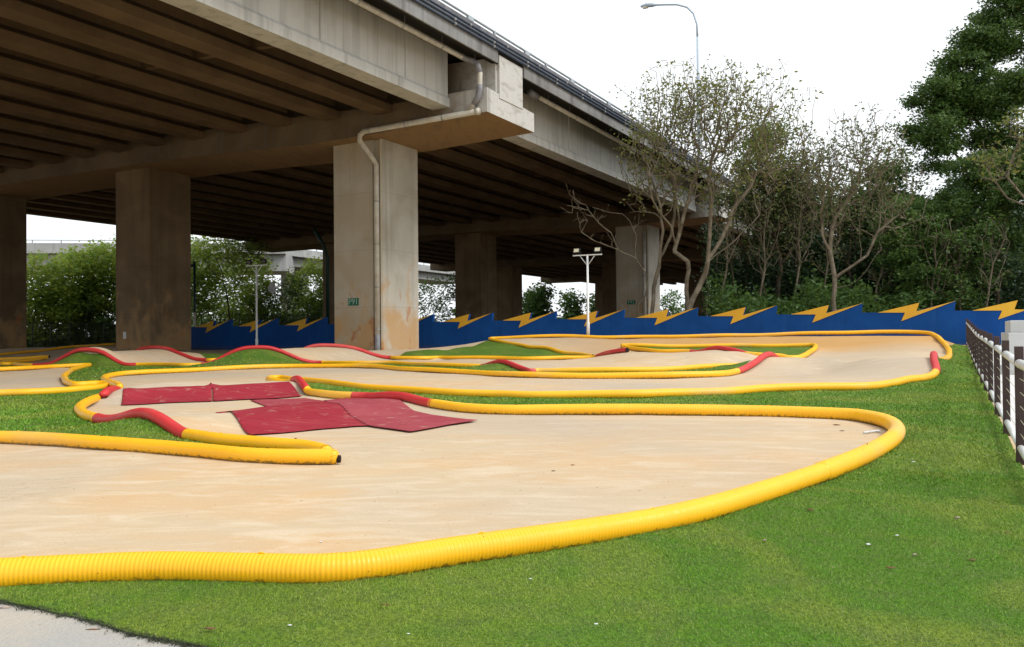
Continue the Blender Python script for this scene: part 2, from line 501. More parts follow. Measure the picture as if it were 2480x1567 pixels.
LINES = {}
LINES['A'] = [
 ('Y', 'long thick yellow corrugated pipe sweeping round the whole nearest bend of the track', [(-800,1404),(-400,1402),(-90,1396),(0,1389.7),(150,1381),(374,1372),(598,1377),(785,1379.6),(900,1370),(1066,1343),(1232,1319),(1398,1294),(1564,1266),(1700,1234.5),(1849,1191),(1998,1141.6),(2072,1113),(2110,1095),(2150,1070),(2169,1052),(2172,1040),(2160,1028),(2135,1018),(2092,1009),(2062,1005),(1941,999),(1851,996),(1760,994.2),(1574,993),(1364,992.3),(1220,992),(1125,987.6),(1060,980)]),
 ('R', 'red pipe section dipping beside the faded red carpet', [(1044,978),(1020,973,'i'),(981,962.5,'i'),(941.6,959,'i'),(902,960,'i'),(890,959)]),
 ('Y', 'short yellow pipe between the two red sections beside the carpets', [(836.5,957.5),(784,953.7),(744.5,947)]),
 ('R', 'short red pipe climbing the crest at the far corner of the long carpet', [(742,943,15.6),(731,930,16.1),(721,918,16.6)]),
 ('Y', 'yellow pipe hairpin behind the carpet crest running right', [(705,922,17.2),(694.6,926),(673.6,924.5),(655,922),(651,918.5),(660,915.5),(679,915),(705,918),(731,920),(784,926.4),(836.5,932.4),(889,938),(941.6,942),(1020.5,947.7),(1099,952),(1204,954.5),(1285,957),(1416.5,957),(1548,956),(1627,952.5),(1760,948),(1851,942),(1971.6,939),(2092.5,936),(2153,929),(2198,920.7),(2237.6,916),(2259,908,18.1)]),
 ('R', 'red pipe standing up over the crest at the right end of the track', [(2268,896.5,18.4),(2267,885,18.8),(2263,873,19.2),(2260,860,19.9),(2262,861,20.7)]),
 ('Y', 'far yellow pipe curving round the right end and along the foot of the blue wall', [(2268,872,21.8),(2283,872,23.2),(2295,865,24.6),(2300,854,26),(2294,841,27.9),(2283,828,29.6),(2268,814,31.1),(2250,807,32.2),(2213,805,33),(2123,804,33.8),(2032,806,34.3),(1941,808,35),(1851,811,35.6),(1760,812.5,36),(1667,814.5,36.5),(1574,815.6,37),(1469,817,37.4),(1390,814,38),(1285,815,38.4),(1219,818,38.7),(1192,819.5,38.7),(1186,821,38.3),(1206,826,37.5),(1259,835,35.9),(1285,840.6,35.2),(1324.5,843,34.4),(1364,853.7,33.2),(1403,857.7,32.5),(1436,864,31.5)]),
]
LINES['B'] = [
 ('R', 'red pipe with a dark open end poking out beyond the middle crest', [(1519,848.5,28.1),(1495,851,28.7),(1469,855,29.3),(1450,861,30.2)]),
 ('Y', 'yellow pipe along the far side of the lane right of the big pier', [(1436,866,31),(1364,867),(1285,868),(1204,866.7),(1099,866),(1060,865.4),(1020.5,867),(957,867)]),
 ('R', 'red pipe arching over the mound at the foot of the big pier', [(947,866.5),(928.5,864.6,'i'),(902,857.5,'i'),(863,844,'i'),(836.5,839,'i'),(797,836.5,'i'),(763,838,'i'),(742,844,'i'),(715,858,'i'),(690,870)]),
 ('Y', 'short yellow pipe half hidden behind the middle red hump', [(640,871),(540,871.5),(512,872.5)]),
 ('R', 'dark red pipe arching in front of the shaded left pier', [(499,872),(473,869,'i'),(433.6,855,'i'),(407,845,'i'),(381,842,'i'),(355,843,'i'),(337.7,847,'i'),(315,858,'i'),(290,870)]),
]
LINES['C'] = [
 ('Y', 'yellow hairpin pipe at the far left edge with a rounded pale tip', [(112,867,36.5),(66,873,34.5),(26,875.5,33),(8,877,32),(2,879.5,31),(8,882,29.5),(26,882.5),(60,884)]),
 ('R', 'red pipe arching over the dark turf mound at the left', [(97,884),(126,880,'i'),(147,869,'i'),(171,856,'i'),(189,849,'i'),(210,847.5,'i'),(231,849,'i'),(250,855,'i'),(276,870.7,'i'),(297,881,'i'),(311,883)]),
 ('Y', 'yellow pipe linking the left red hump and the middle red hump', [(342,882.5),(394,883),(447,884.6),(472,884)]),
 ('R', 'long red pipe arching over the turf mound in front of the left floodlight', [(486,883),(512.5,877.8,'i'),(539,865,'i'),(565,852,'i'),(591,844,'i'),(620,842,'i'),(652.6,843.6,'i'),(679,851,'i'),(705,861.5,'i'),(731,872,'i'),(752,876.7,'i'),(768,878)]),
 ('Y', 'yellow pipe squeezed against the middle straight in front of the big pier', [(784,878),(863,879.5),(941.6,879),(994,881),(1073,884.6),(1160,886.4)]),
 ('R', 'small red pipe hump over a low turf mound right of the big pier', [(1169,886.4),(1185,882,'i'),(1200,877.5,'i'),(1217,876.5,'i'),(1235,881.5,'i'),(1255,890,'i'),(1272,896),(1288,899.5)]),
 ('Y', 'yellow pipe on the far side of the narrow turf strip, centre right', [(1298,897.6),(1337.7,897.5),(1416.5,897.6),(1574,895.8),(1705.6,889),(1800,884.5),(1830,880,24.3)]),
]
LINES['D'] = [
 ('Y', 'long yellow pipe crossing mid track from left bend to right red ramp', [(290,938,16.0),(287,935,16.4),(271,927.5,17.6),(256,921.5),(252,916),(265,909.5),(302,905),(394,899.6),(499,894),(620,889),(705,886.5),(810,886),(889,887),(928.5,889),(981,893.5),(1047,897),(1125.6,900.5),(1206,905.5),(1298,909),(1416.5,910),(1548,910),(1653,909),(1732,906),(1780,900)]),
 ('R', 'red pipe climbing the right hand crest like a ramp', [(1793,897,21),(1820.5,884,21.7),(1837,873,22.2),(1850,862.5,22.6),(1862,858,23),(1872,861,23.6),(1882,868,24.3)]),
]
LINES['E'] = [
 ('Y', 'near yellow pipe on the left ending in a torn open end', [(-700,1052),(-300,1060),(-90,1060),(0,1060),(79,1062.5),(210,1070),(368,1081),(499,1093),(600,1103),(705,1107),(806,1106.5)]),
]
LINES['E2'] = [
 ('Y', 'yellow pipe running back left from the torn open end', [(790,1097),(771,1091),(731,1083.5),(652.6,1077),(604,1072),(525.6,1064),(465,1054)]),
 ('R', 'bright red pipe humped over the near turf mound', [(444,1050.7),(420,1036,'i'),(394,1018,'i'),(368,1005,'i'),(341.6,1002,'i'),(315,1008,'i'),(289,1016,'i'),(257.5,1019)]),
 ('Y', 'short yellow pipe curling round the left end of the near turf', [(236.5,1014),(210,1006),(196,997),(192,989),(205,979),(226,968),(247,960)]),
 ('R', 'short red pipe at the near left corner of the long carpet', [(252,954,14.4),(258,948,14.75),(266,944.5,15.05),(276,944.5,15.5),(290,947,16.2)]),
]
LINES['F'] = [
 ('Y', 'yellow pipe winding in an S past the shaded turf at the far left', [(-600,972),(-90,958),(0,953.5),(79,951),(157.7,946),(223,940),(257,935),(264,931.5),(252,930),(231,930),(192,932.7),(168,928),(156,917),(160,906),(176,895.6),(197,889),(213,885.5),(214,884),(197,884.5),(131,887),(52.6,892.5),(0,895),(-90,899),(-500,912)]),
]
LINES['G'] = [('Y', 'farthest yellow pipe at the left, running behind the left pier', [(-90,866,40.5),(0,858,43),(79,851,45.5),(184,839,49),(278,833.5,51),(310,832,51.7)])]
LINES['H'] = [('Y', 'dull yellow pipe with a broken end on the shaded dirt at far left', [(-90,872,35.5),(0,869.5,36.5),(52.6,867,37),(105,864,37.3),(119,863.8,37.3)])]
LINES['I'] = [
 ('Y', 'yellow pipe around the far turf island, with a square right end', [(1509,839,33),(1507,837.5,33.2),(1520,836.7,33.2),(1548,836.7,33),(1653,839,32.6),(1800,837,32),(1851,837.5,31.6),(1941,837,31),(1966,836.5,30.8),(1975,838.5,30.2),(1973,843,29.2),(1959.5,854,27.5),(1947.4,861.5,26.3),(1929,866,25.7),(1908,866,25.7),(1893,862,25.9),(1876,861.5,26),(1832.5,859.6,26.3),(1812,858,26.5)]),
 ('R', 'small red pipe hump on the near edge of the far turf island', [(1805,857,26.6),(1784,850.5,27),(1758,845,27.4),(1737,842.5,27.8),(1716,846,28.2),(1690,853,28.8)]),
 ('Y', 'short yellow pipe on the near left edge of the far turf island', [(1666,851,29.3),(1600.5,852,30),(1561,847,31),(1535,844,32),(1512,840,32.8)]),
]

def catmull(W, step):
    W = [np.array(w) for w in W]
    # centripetal-ish subdivision
    pts = []; tags = []
    n = len(W)
    for i in range(n - 1):
        p0 = W[max(i - 1, 0)]; p1 = W[i]; p2 = W[i + 1]; p3 = W[min(i + 2, n - 1)]
        L = np.linalg.norm(p2 - p1)
        if i == 0: p0 = p1 * 2 - p2
        if i == n - 2: p3 = p2 * 2 - p1
        t0, t1 = 0, np.linalg.norm(p1 - p0) ** .5 + 1e-6
        t2 = t1 + L ** .5 + 1e-6; t3 = t2 + np.linalg.norm(p3 - p2) ** .5 + 1e-6
        m = max(2, int(L / step))
        for j in range(m):
            t = t1 + (t2 - t1) * j / m
            A1 = (t1 - t) / (t1 - t0) * p0 + (t - t0) / (t1 - t0) * p1
            A2 = (t2 - t) / (t2 - t1) * p1 + (t - t1) / (t2 - t1) * p2
            A3 = (t3 - t) / (t3 - t2) * p2 + (t - t2) / (t3 - t2) * p3
            B1 = (t2 - t) / (t2 - t0) * A1 + (t - t0) / (t2 - t0) * A2
            B2 = (t3 - t) / (t3 - t1) * A2 + (t - t1) / (t3 - t1) * A3
            pts.append((t2 - t) / (t2 - t1) * B1 + (t - t1) / (t2 - t1) * B2); tags.append(i)
    pts.append(W[-1]); tags.append(n - 2)
    return np.array(pts), tags

CTRL = {}       # world control points by line
PXL = {}
def rad_at(p):
    X, Y = p[0], p[1]
    r = .074 + .010 * min(1, max(0, (X + 1.0) / 3.5))
    if Y < 6.5: r = .0775
    return r
for k, secs in LINES.items():
    allp = [q for s in secs for q in s[2]]
    CTRL[k] = solve_line(allp); PXL[k] = allp

def seg(line, a, b):
    """control points of a line from the one nearest pixel a to the one nearest pixel b"""
    q = PXL[line]
    ia = min(range(len(q)), key=lambda i: (q[i][0] - a[0]) ** 2 + (q[i][1] - a[1]) ** 2)
    ib = min(range(len(q)), key=lambda i: (q[i][0] - b[0]) ** 2 + (q[i][1] - b[1]) ** 2)
    W = CTRL[line]
    return [W[i][:2] for i in (range(ia, ib + 1) if ia <= ib else range(ia, ib - 1, -1))]

def G(px, py, d=None):
    """ground point"""
    if d: return P(px, py, d)
    r = ray(px, py); k = -1.235 / (r[2] - .0085 * r[1]); return r * k

# ------------------------------------------------------------------ terrain
TP = []   # (x,y,z)
for k, W in CTRL.items():
    for a, b in zip(W[:-1], W[1:]):
        L = np.linalg.norm(b - a); m = max(1, int(L / 1.6))
        for j in range(m):
            p = a + (b - a) * j / m
            TP.append((p[0], p[1], p[2] - rad_at(p) + .012))
    p = W[-1]; TP.append((p[0], p[1], p[2] - rad_at(p) + .012))
def ribbon(a, b, n=5, h=0):
    a = np.array(a); b = np.array(b)
    for j in range(1, n):
        p = a + (b - a) * j / n; TP.append((p[0], p[1], p[2] - RT * (1 if h == 0 else 0) + h))
def ctl(line, px, py):
    q = PXL[line]
    i = min(range(len(q)), key=lambda i: (q[i][0] - px) ** 2 + (q[i][1] - py) ** 2)
    return CTRL[line][i]
for a, b in [(('C',210,848),('B',381,842)), (('C',311,883),('B',499,872)), (('C',97,884),('B',290,870)), (('C',97,884),('B',290,870)),
             (('C',620,842),('B',810,837)), (('C',472,884),('B',640,871)), (('C',768,878),('B',947,866)), (('C',486,883),('B',690,870)),
             (('C',565,852),('B',742,844)), (('C',705,861),('B',880,850)),
             (('C',1217,876),('B',1450,861)), (('C',1169,886),('B',1099,866)),
             (('E2',341,1002),('A',941,959)), (('E2',257,1019),('A',890,957)), (('E2',444,1051),('A',1044,978)),
             (('E2',394,1018),('A',981,962)), (('E2',247,960),('A',744,947)),
             (('D',271,927),('A',694,926))]:
    ribbon(ctl(*a), ctl(*b), 6)
for q in [(291,941.5,14.9),(298,941,15.0),(350,939.7,15.15),(400,938.5,15.3),(450,937.3,15.45),(505,936,15.6),(550,934,15.8),(600,932,15.95),(650,929.5,16.1),(700,926.5,16.3)]: TP.append(tuple(P(*q)))
for q in [(293,982),(400,977),(510,973.5),(620,968),(733,961)]: TP.append(tuple(G(*q)))
for q in [(1900,905),(2000,902),(2100,898),(2200,893),(1850,905),(1400,930),(1100,925),(800,905),(500,915)]: TP.append(tuple(G(*q)))
for q in [(1905,867,22.9),(1950,868,22.7),(2030,869,22.1),(2110,868,21.4),(2190,866,20.7),(2230,865,20.2),
          (1960,872,24.2),(2050,871,24),(2150,868,23.4),(2230,866,22.4),
          (2000,862,27),(2150,857,27),(2240,852,25.5),(2100,848,29),(2210,838,28.7),(1990,848,30),(1900,827,34),(2100,822,32.5),(2220,820,31),
          (1720,829,34.5),(1600,830,34.8),(1500,829,35.5),(1380,828,36),(1280,826,37),
          (1390,871,29),(1443,866,28),(1480,862,27.4),(1521,859,27),(1575,857,27),(1627,855,27),(1705,851,27.2),(1758,848.5,27.4),(1800,853,26.2),
          (1560,870,25),(1480,876,25.5),(1650,868,24.8),(1745,864,24.6),
          (1560,853,30.5),(1460,850,33),
          (1150,841,35),(1120,850,34),(1060,858,33),(1000,858,33),(1090,846,37),(1040,846,42),(1230,852,34),(1290,858,33),
          (100,842,55),(200,834,60),(0,846,52),(0,868,40),(150,858,42),(250,850,45),
          (470,862,40),(560,860,41),(650,855,42),(760,850,42)]:
    TP.append(tuple(P(*q)))
for s in np.arange(-14, 60, 3.0):
    z = -.80 + .0046 * s
    p = Wl(s, -.3, z); TP.append(tuple(p)); p = Wl(s, 1.5, z); TP.append(tuple(p))
def fence_xy(Y): return 4.765 + (Y - 7.77) * .5312
def fence_z(Y): return float(np.interp(Y, [2, 7.77, 14.6, 19.6, 33.8], [-1.26, -1.275, -1.15, -1.08, -.62]))
for Y in np.arange(1, 34, 1.5):
    for o in (0, 1.5, 5): TP.append((fence_xy(Y) + o, Y, fence_z(Y)))
for q in [(1,1.2),(-3,1.5),(-8,2),(3,2.5),(0,2.6),(1.5,3.6),(-12,3),(-1,3.2)]:
    TP.append((q[0], q[1], float(zb(q[1]))))
for x, y in [(-60,-10),(-60,30),(-60,70),(0,-20),(40,-20),(60,20),(60,60),(0,75),(-30,75),(30,75),(-40,12),(-25,10),(-30,22),(-20,4)]:
    TP.append((x, y, float(zb(y))))
TP = np.array(TP)
_, ix = np.unique(np.round(TP[:, :2] / .12), axis=0, return_index=True)
TP = TP[ix]
res = TP[:, 2] - zb(TP[:, 1])
C0 = .35
def kern(dx, dy): return np.sqrt(dx * dx + dy * dy + C0 * C0)
K = kern(TP[:, None, 0] - TP[None, :, 0], TP[:, None, 1] - TP[None, :, 1])
wts = np.linalg.solve(K - np.eye(len(TP)) * .02, res)
def Hraw(X, Y):
    X = np.asarray(X, float); Y = np.asarray(Y, float); sh = X.shape
    X = X.ravel(); Y = Y.ravel(); out = np.zeros(len(X))
    for i in range(0, len(X), 20000):
        out[i:i + 20000] = kern(X[i:i + 20000, None] - TP[None, :, 0], Y[i:i + 20000, None] - TP[None, :, 1]) @ wts
    out = np.clip(out, -.3, .75)
    return (out + zb(Y)).reshape(sh)
GX = np.concatenate([-np.array([900, 500, 300, 180, 120, 85, 65, 52, 45]), np.arange(-38, 30.01, .16), [33, 38, 46, 60, 80, 120, 180, 300, 500, 900]])
GY = np.concatenate([[-300, -120, -60, -30, -15, -8, -4, -2, -1], np.arange(0, 54.01, .16), [55, 57, 60, 65, 72, 82, 100, 130, 180, 260, 400, 700, 1500, 3000]])
gx, gy = np.meshgrid(GX, GY, indexing='ij')
gz = Hraw(np.clip(gx, -60, 60), np.clip(gy, -25, 75))
far = (np.abs(gx) > 60) | (gy > 75) | (gy < -25)
gz[far] = zb(gy[far])
def wob(x, y):
    return (np.sin(x * 2.3 + 1.3 * np.sin(y * 1.1)) * np.sin(y * 1.9 + .8 * np.sin(x * .9)) + .5 * np.sin(x * 5.1 + y * 2.2) * np.sin(y * 4.3 - x * 1.7))
gz = gz + .006 * wob(gx, gy)
def H(x, y):
    x = np.asarray(x, float); y = np.asarray(y, float)
    i = np.clip(np.searchsorted(GX, x) - 1, 0, len(GX) - 2); j = np.clip(np.searchsorted(GY, y) - 1, 0, len(GY) - 2)
    fx = np.clip((x - GX[i]) / (GX[i + 1] - GX[i]), 0, 1); fy = np.clip((y - GY[j]) / (GY[j + 1] - GY[j]), 0, 1)
    return (gz[i, j] * (1 - fx) * (1 - fy) + gz[i + 1, j] * fx * (1 - fy) + gz[i, j + 1] * (1 - fx) * fy + gz[i + 1, j + 1] * fx * fy)
nx, ny = len(GX), len(GY)
idx = np.arange(nx * ny).reshape(nx, ny)
Q = np.stack([idx[:-1, :-1], idx[1:, :-1], idx[1:, 1:], idx[:-1, 1:]], -1).reshape(-1, 4)
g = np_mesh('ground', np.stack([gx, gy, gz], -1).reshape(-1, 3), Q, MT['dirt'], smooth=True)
tag(g, kind='structure')

def pip(x, y, poly):
    inside = np.zeros(x.shape, bool); n = len(poly)
    for i in range(n):
        x0, y0 = poly[i]; x1, y1 = poly[(i + 1) % n]
        if y0 == y1: continue
        c = ((y0 > y) != (y1 > y)) & (x < (x1 - x0) * (y - y0) / (y1 - y0) + x0)
        inside ^= c
    return inside
def sdist(x, y, poly):
    best = np.full(x.shape, 1e9); bx = np.zeros(x.shape); by = np.zeros(x.shape)
    n = len(poly)
    for i in range(n):
        a = poly[i]; b = poly[(i + 1) % n]; dx, dy = b[0] - a[0], b[1] - a[1]; L = dx * dx + dy * dy + 1e-12
        t = np.clip(((x - a[0]) * dx + (y - a[1]) * dy) / L, 0, 1)
        qx = a[0] + t * dx; qy = a[1] + t * dy
        d = (x - qx) ** 2 + (y - qy) ** 2; m = d < best
        best[m] = d[m]; bx[m] = qx[m]; by[m] = qy[m]
    return np.sqrt(best), bx, by
def smooth_poly(poly, it=1):
    poly = [np.array(p[:2], float) for p in poly]
    for _ in range(it):
        q = []
        for i in range(len(poly)):
            a, b = poly[i], poly[(i + 1) % len(poly)]
            q += [a * .75 + b * .25, a * .25 + b * .75]
        poly = q
    return poly
def patch(name, poly, mat, dz, step=None, wavy=0., skirt=True, hfun=None, extra=None):
    """a sheet that follows the ground, cut to the outline"""
    poly = [tuple(map(float, p[:2])) for p in poly]
    xs = [p[0] for p in poly]; ys = [p[1] for p in poly]
    if step is None:
        gX = GX[(GX > min(xs) - .4) & (GX < max(xs) + .4)]; gY = GY[(GY > min(ys) - .4) & (GY < max(ys) + .4)]
    else:
        gX = np.arange(min(xs) - step, max(xs) + step, step); gY = np.arange(min(ys) - step, max(ys) + step, step)
    x, y = np.meshgrid(gX, gY, indexing='ij')
    ins = pip(x, y, poly)
    near = ins.copy()
    near[1:] |= ins[:-1]; near[:-1] |= ins[1:]; near[:, 1:] |= near[:, :-1].copy(); near[:, :-1] |= near[:, 1:].copy()
    q = (near[:-1, :-1] & near[1:, :-1] & near[1:, 1:] & near[:-1, 1:]) & (ins[:-1, :-1] | ins[1:, :-1] | ins[1:, 1:] | ins[:-1, 1:])
    d = np.zeros(x.shape)
    out = near & ~ins
    dd, bx, by = sdist(x[out], y[out], poly)
    x[out] = bx; y[out] = by
    z = (hfun or H)(x, y) + dz
    if wavy: z = z + wavy * (1 + wob(x * 1.3, y * .8)) * (~out)
    if extra is not None: z = z + extra(x, y)
    ii = np.arange(x.size).reshape(x.shape)
    Qf = np.stack([ii[:-1, :-1], ii[1:, :-1], ii[1:, 1:], ii[:-1, 1:]], -1)[q]
    used = np.unique(Qf); remap = np.full(x.size, -1); remap[used] = np.arange(len(used))
    V = np.stack([x, y, z], -1).reshape(-1, 3)[used]
    o = np_mesh(name, V, remap[Qf], mat, smooth=True)
    return o

# ---- turf areas
edge = [G(620,1605), G(470,1567), G(380,1551), G(300,1535), G(190,1500), G(90,1480), G(0,1466), G(-90,1450), G(-400,1449), G(-800,1450)]
_e = []
for a, b in zip(edge[:-1], edge[1:]):
    for j in range(8):
        p = np.array(a) + (np.array(b) - np.array(a)) * j / 8; _e.append(p + np.array([rng.normal(0, .004), rng.normal(0, .009), 0]))
edge = _e + [edge[-1]]
fl = [(fence_xy(Y), Y) for Y in (33.2, 25, 15, 8, 4, 1.2)]
wallc = P(2296, 841, 31.5)
TURF = {}
TURF['outer'] = (seg('A', (-800,1404), (2300,854)) + [P(2298,843,29.5)[:2], P(2330,841,32.5)[:2]] + fl + [(1.3, .9), (-.4, 1.6)] + [p[:2] for p in edge])
TURF['left'] = (seg('E', (-700,1052), (806,1106)) + seg('E2', (790,1097), (291,942)) + seg('D', (288,936), (271,927)) + seg('F', (264,931), (-600,972)))
TURF['inner'] = (seg('F', (264,931), (-500,912)) + [P(-500,893,27)[:2], P(-90,888,30)[:2]] + seg('C', (8,877), (1830,880)) + seg('D', (1793,897), (256,921)))
TURF['bank'] = (seg('B', (957,867), (1436,866)) + seg('A', (1436,864), (1192,819)) + [P(*q)[:2] for q in ((1160,830,37.5),(1120,845,35.5),(1080,856,33.8),(1030,853,34.2),(985,853,34))])
TURF['island'] = seg('I', (1509,839), (1512,840))
TURF['behind'] = [P(*q)[:2] for q in ((462,865,36),(552,865,36),(580,871,33),(500,873,33))]
for k, nm in (('outer','near'),('left','left'),('inner','middle'),('bank','bank'),('island','island'),('behind','sliver')):
    tag(patch('turf', TURF[k], MT['turf'], .014, wavy=.004 if k == 'behind' else .007), kind='structure')

# ---- turf blades (near field dense, thinning with distance)
def blades(poly, n, region, size, hgt, name='grass'):
    x0, x1, y0, y1 = region
    x = rng.uniform(x0, x1, n); t = rng.uniform(0, 1, n); y = y0 * (y1 / y0) ** t
    m = pip(x, y, [tuple(p[:2]) for p in poly]) & (np.abs(x) < y * .66 + .3)
    x = x[m]; y = y[m]; n = len(x)
    z = H(x, y) + .013 + .007 * (1 + wob(x * 1.3, y * .8))
    sc_ = np.clip(y / 3.5, .8, 3.2)
    a = rng.uniform(0, 2 * np.pi, n); w = size * sc_ * rng.uniform(.7, 1.3, n); h = hgt * rng.uniform(.6, 1.25, n) * sc_ ** .35
    lean = rng.normal(0, .55, (n, 2)) * h[:, None] + np.array([.25, -.1]) * h[:, None] * np.sin(x * 1.7 + y)[:, None]
    c = np.stack([x, y, z], -1); s = np.stack([np.cos(a) * w, np.sin(a) * w, np.zeros(n)], -1)
    top = c + np.stack([lean[:, 0], lean[:, 1], h], -1)
    V = np.stack([c - s, c + s, top], 1).reshape(-1, 3)
    return V, np.repeat(rng.uniform(0, 1, n), 3)
Vs, As = [], []
for reg, n, sz, hg in (((-4, 6, 2.2, 7), 620000, .0015, .0105), ((-4, 11, 6.5, 17), 220000, .0022, .014), ((6, 18, 16, 32), 40000, .004, .02)):
    V, a = blades(TURF['outer'], n, reg, sz, hg); Vs.append(V); As.append(a)
V, a = blades(TURF['left'], 60000, (-10, 0, 8, 16), .0026, .018); Vs.append(V); As.append(a)
V, a = blades(TURF['inner'], 30000, (-16, 6, 15, 28), .004, .02); Vs.append(V); As.append(a)
V = np.concatenate(Vs); a = np.concatenate(As)
o = np_mesh('grass', V, np.arange(len(V)).reshape(-1, 3), MT['blade'], attr={'var': a}, n=3)
tag(o, 'short green artificial grass fibres covering the turf around the track', 'grass', kind='stuff')

# frayed dark backing where the turf is cut
ee = np.array([p[:2] for p in edge]); seg_ = rng.integers(0, len(ee) - 1, 9000); tt_ = rng.uniform(0, 1, 9000)
cx_ = ee[seg_] + (ee[seg_ + 1] - ee[seg_]) * tt_[:, None]
out_ = np.array([-.45, -.9]); cx_ = cx_ + out_ * (rng.gamma(1.5, .007, 9000) - .012)[:, None] + rng.normal(0, .006, (9000, 2))
zz = H(cx_[:, 0], cx_[:, 1]) + .007; an = rng.uniform(0, 6.28, 9000); ln = rng.uniform(.006, .017, 9000)
c3_ = np.stack([cx_[:, 0], cx_[:, 1], zz], -1); dd_ = np.stack([np.cos(an) * .0022, np.sin(an) * .0022, an * 0], -1)
tp_ = c3_ + np.stack([rng.normal(-.2, .5, 9000) * ln, rng.normal(-.5, .5, 9000) * ln, ln], -1)
o = np_mesh('turf_fringe', np.stack([c3_ - dd_, c3_ + dd_, tp_], 1).reshape(-1, 3), np.arange(27000).reshape(-1, 3), MT['fringe'], n=3)
tag(o, 'frayed dark fibres along the cut edge of the turf at the lower left', 'turf fringe', kind='stuff')
# ---- pavement
pv = [p[:2] for p in edge[::-1]] + [(-.4, 1.55), (-.4, .2), (-9, .2), (-9, 3)]
e2 = [np.array(p) for p in ([p[:2] for p in edge])]
pv = [tuple(e2[i]) for i in range(len(e2))] + [(-9, float(e2[-1][1])), (-9, .3), (0, .3)]
tag(patch('pavement', pv, MT['gravel'], .006), kind='structure')
pv2 = [(fence_xy(Y) + .12, Y) for Y in (34.0, 20, 8, 1)] + [(14, 1), (27, 1), (27, 34)]
o = patch('pavement', [(fence_xy(1) + .12, 1), (26, 1), (26, 34.0 - .46 * (26 - 18.6) - .3), (fence_xy(33.6) + .12, 33.6)], MT['pave'], .01)
tag(o, kind='structure')

# ------------------------------------------------------------------ build the tubes
def tube_mesh(name, pts, mat, us0, open_end=None, rib_geo=False, n=20):
    """pipe with outward ribs; attributes u (metres along) and h (-1 bottom .. 1 top)"""
    d = np.linalg.norm(np.diff(pts, axis=0), axis=1); u = np.concatenate([[0], np.cumsum(d)])
    if rib_geo:
        st = .0055
        uu = np.arange(0, u[-1], st)
    else:
        uu = np.arange(0, u[-1], .10)
    if len(uu) < 3: uu = np.linspace(0, u[-1], 3)
    else: uu = np.append(uu, u[-1])
    c = np.stack([np.interp(uu, u, pts[:, k]) for k in range(3)], -1)
    t = np.gradient(c, axis=0)
    if rib_geo:   # smooth tangents
        kk = 15; ker = np.ones(kk) / kk
        t = np.stack([np.convolve(np.pad(t[:, k], kk // 2, 'edge'), ker, 'valid') for k in range(3)], -1)
    t /= np.linalg.norm(t, axis=1)[:, None] + 1e-9
    side = np.cross(t, [0, 0, 1]); side /= np.linalg.norm(side, axis=1)[:, None] + 1e-9
    up = np.cross(side, t)
    r = np.array([rad_at(p) for p in c])
    r = r * (1 + .018 * np.sin(uu * 1.9 + us0) * np.sin(uu * .7))
    if rib_geo:
        ph = ((uu + us0) / .022) % 1
        r = r + np.where(ph < .30, -.0014, .0004)
    w = 2 * np.pi * np.arange(n) / n
    V = c[:, None, :] + r[:, None, None] * (np.cos(w)[None, :, None] * side[:, None, :] + np.sin(w)[None, :, None] * up[:, None, :])
    m = len(c)
    ii = np.arange(m * n).reshape(m, n); jj = np.roll(ii, -1, 1)
    Qf = np.stack([ii[:-1], jj[:-1], jj[1:], ii[1:]], -1).reshape(-1, 4)
    ua = np.repeat(uu + us0, n); ha = np.tile(np.sin(w), m)
    o = np_mesh(name, V.reshape(-1, 3), Qf, mat, smooth=True, attr={'u': ua, 'h': ha})
    return o, c, t, r
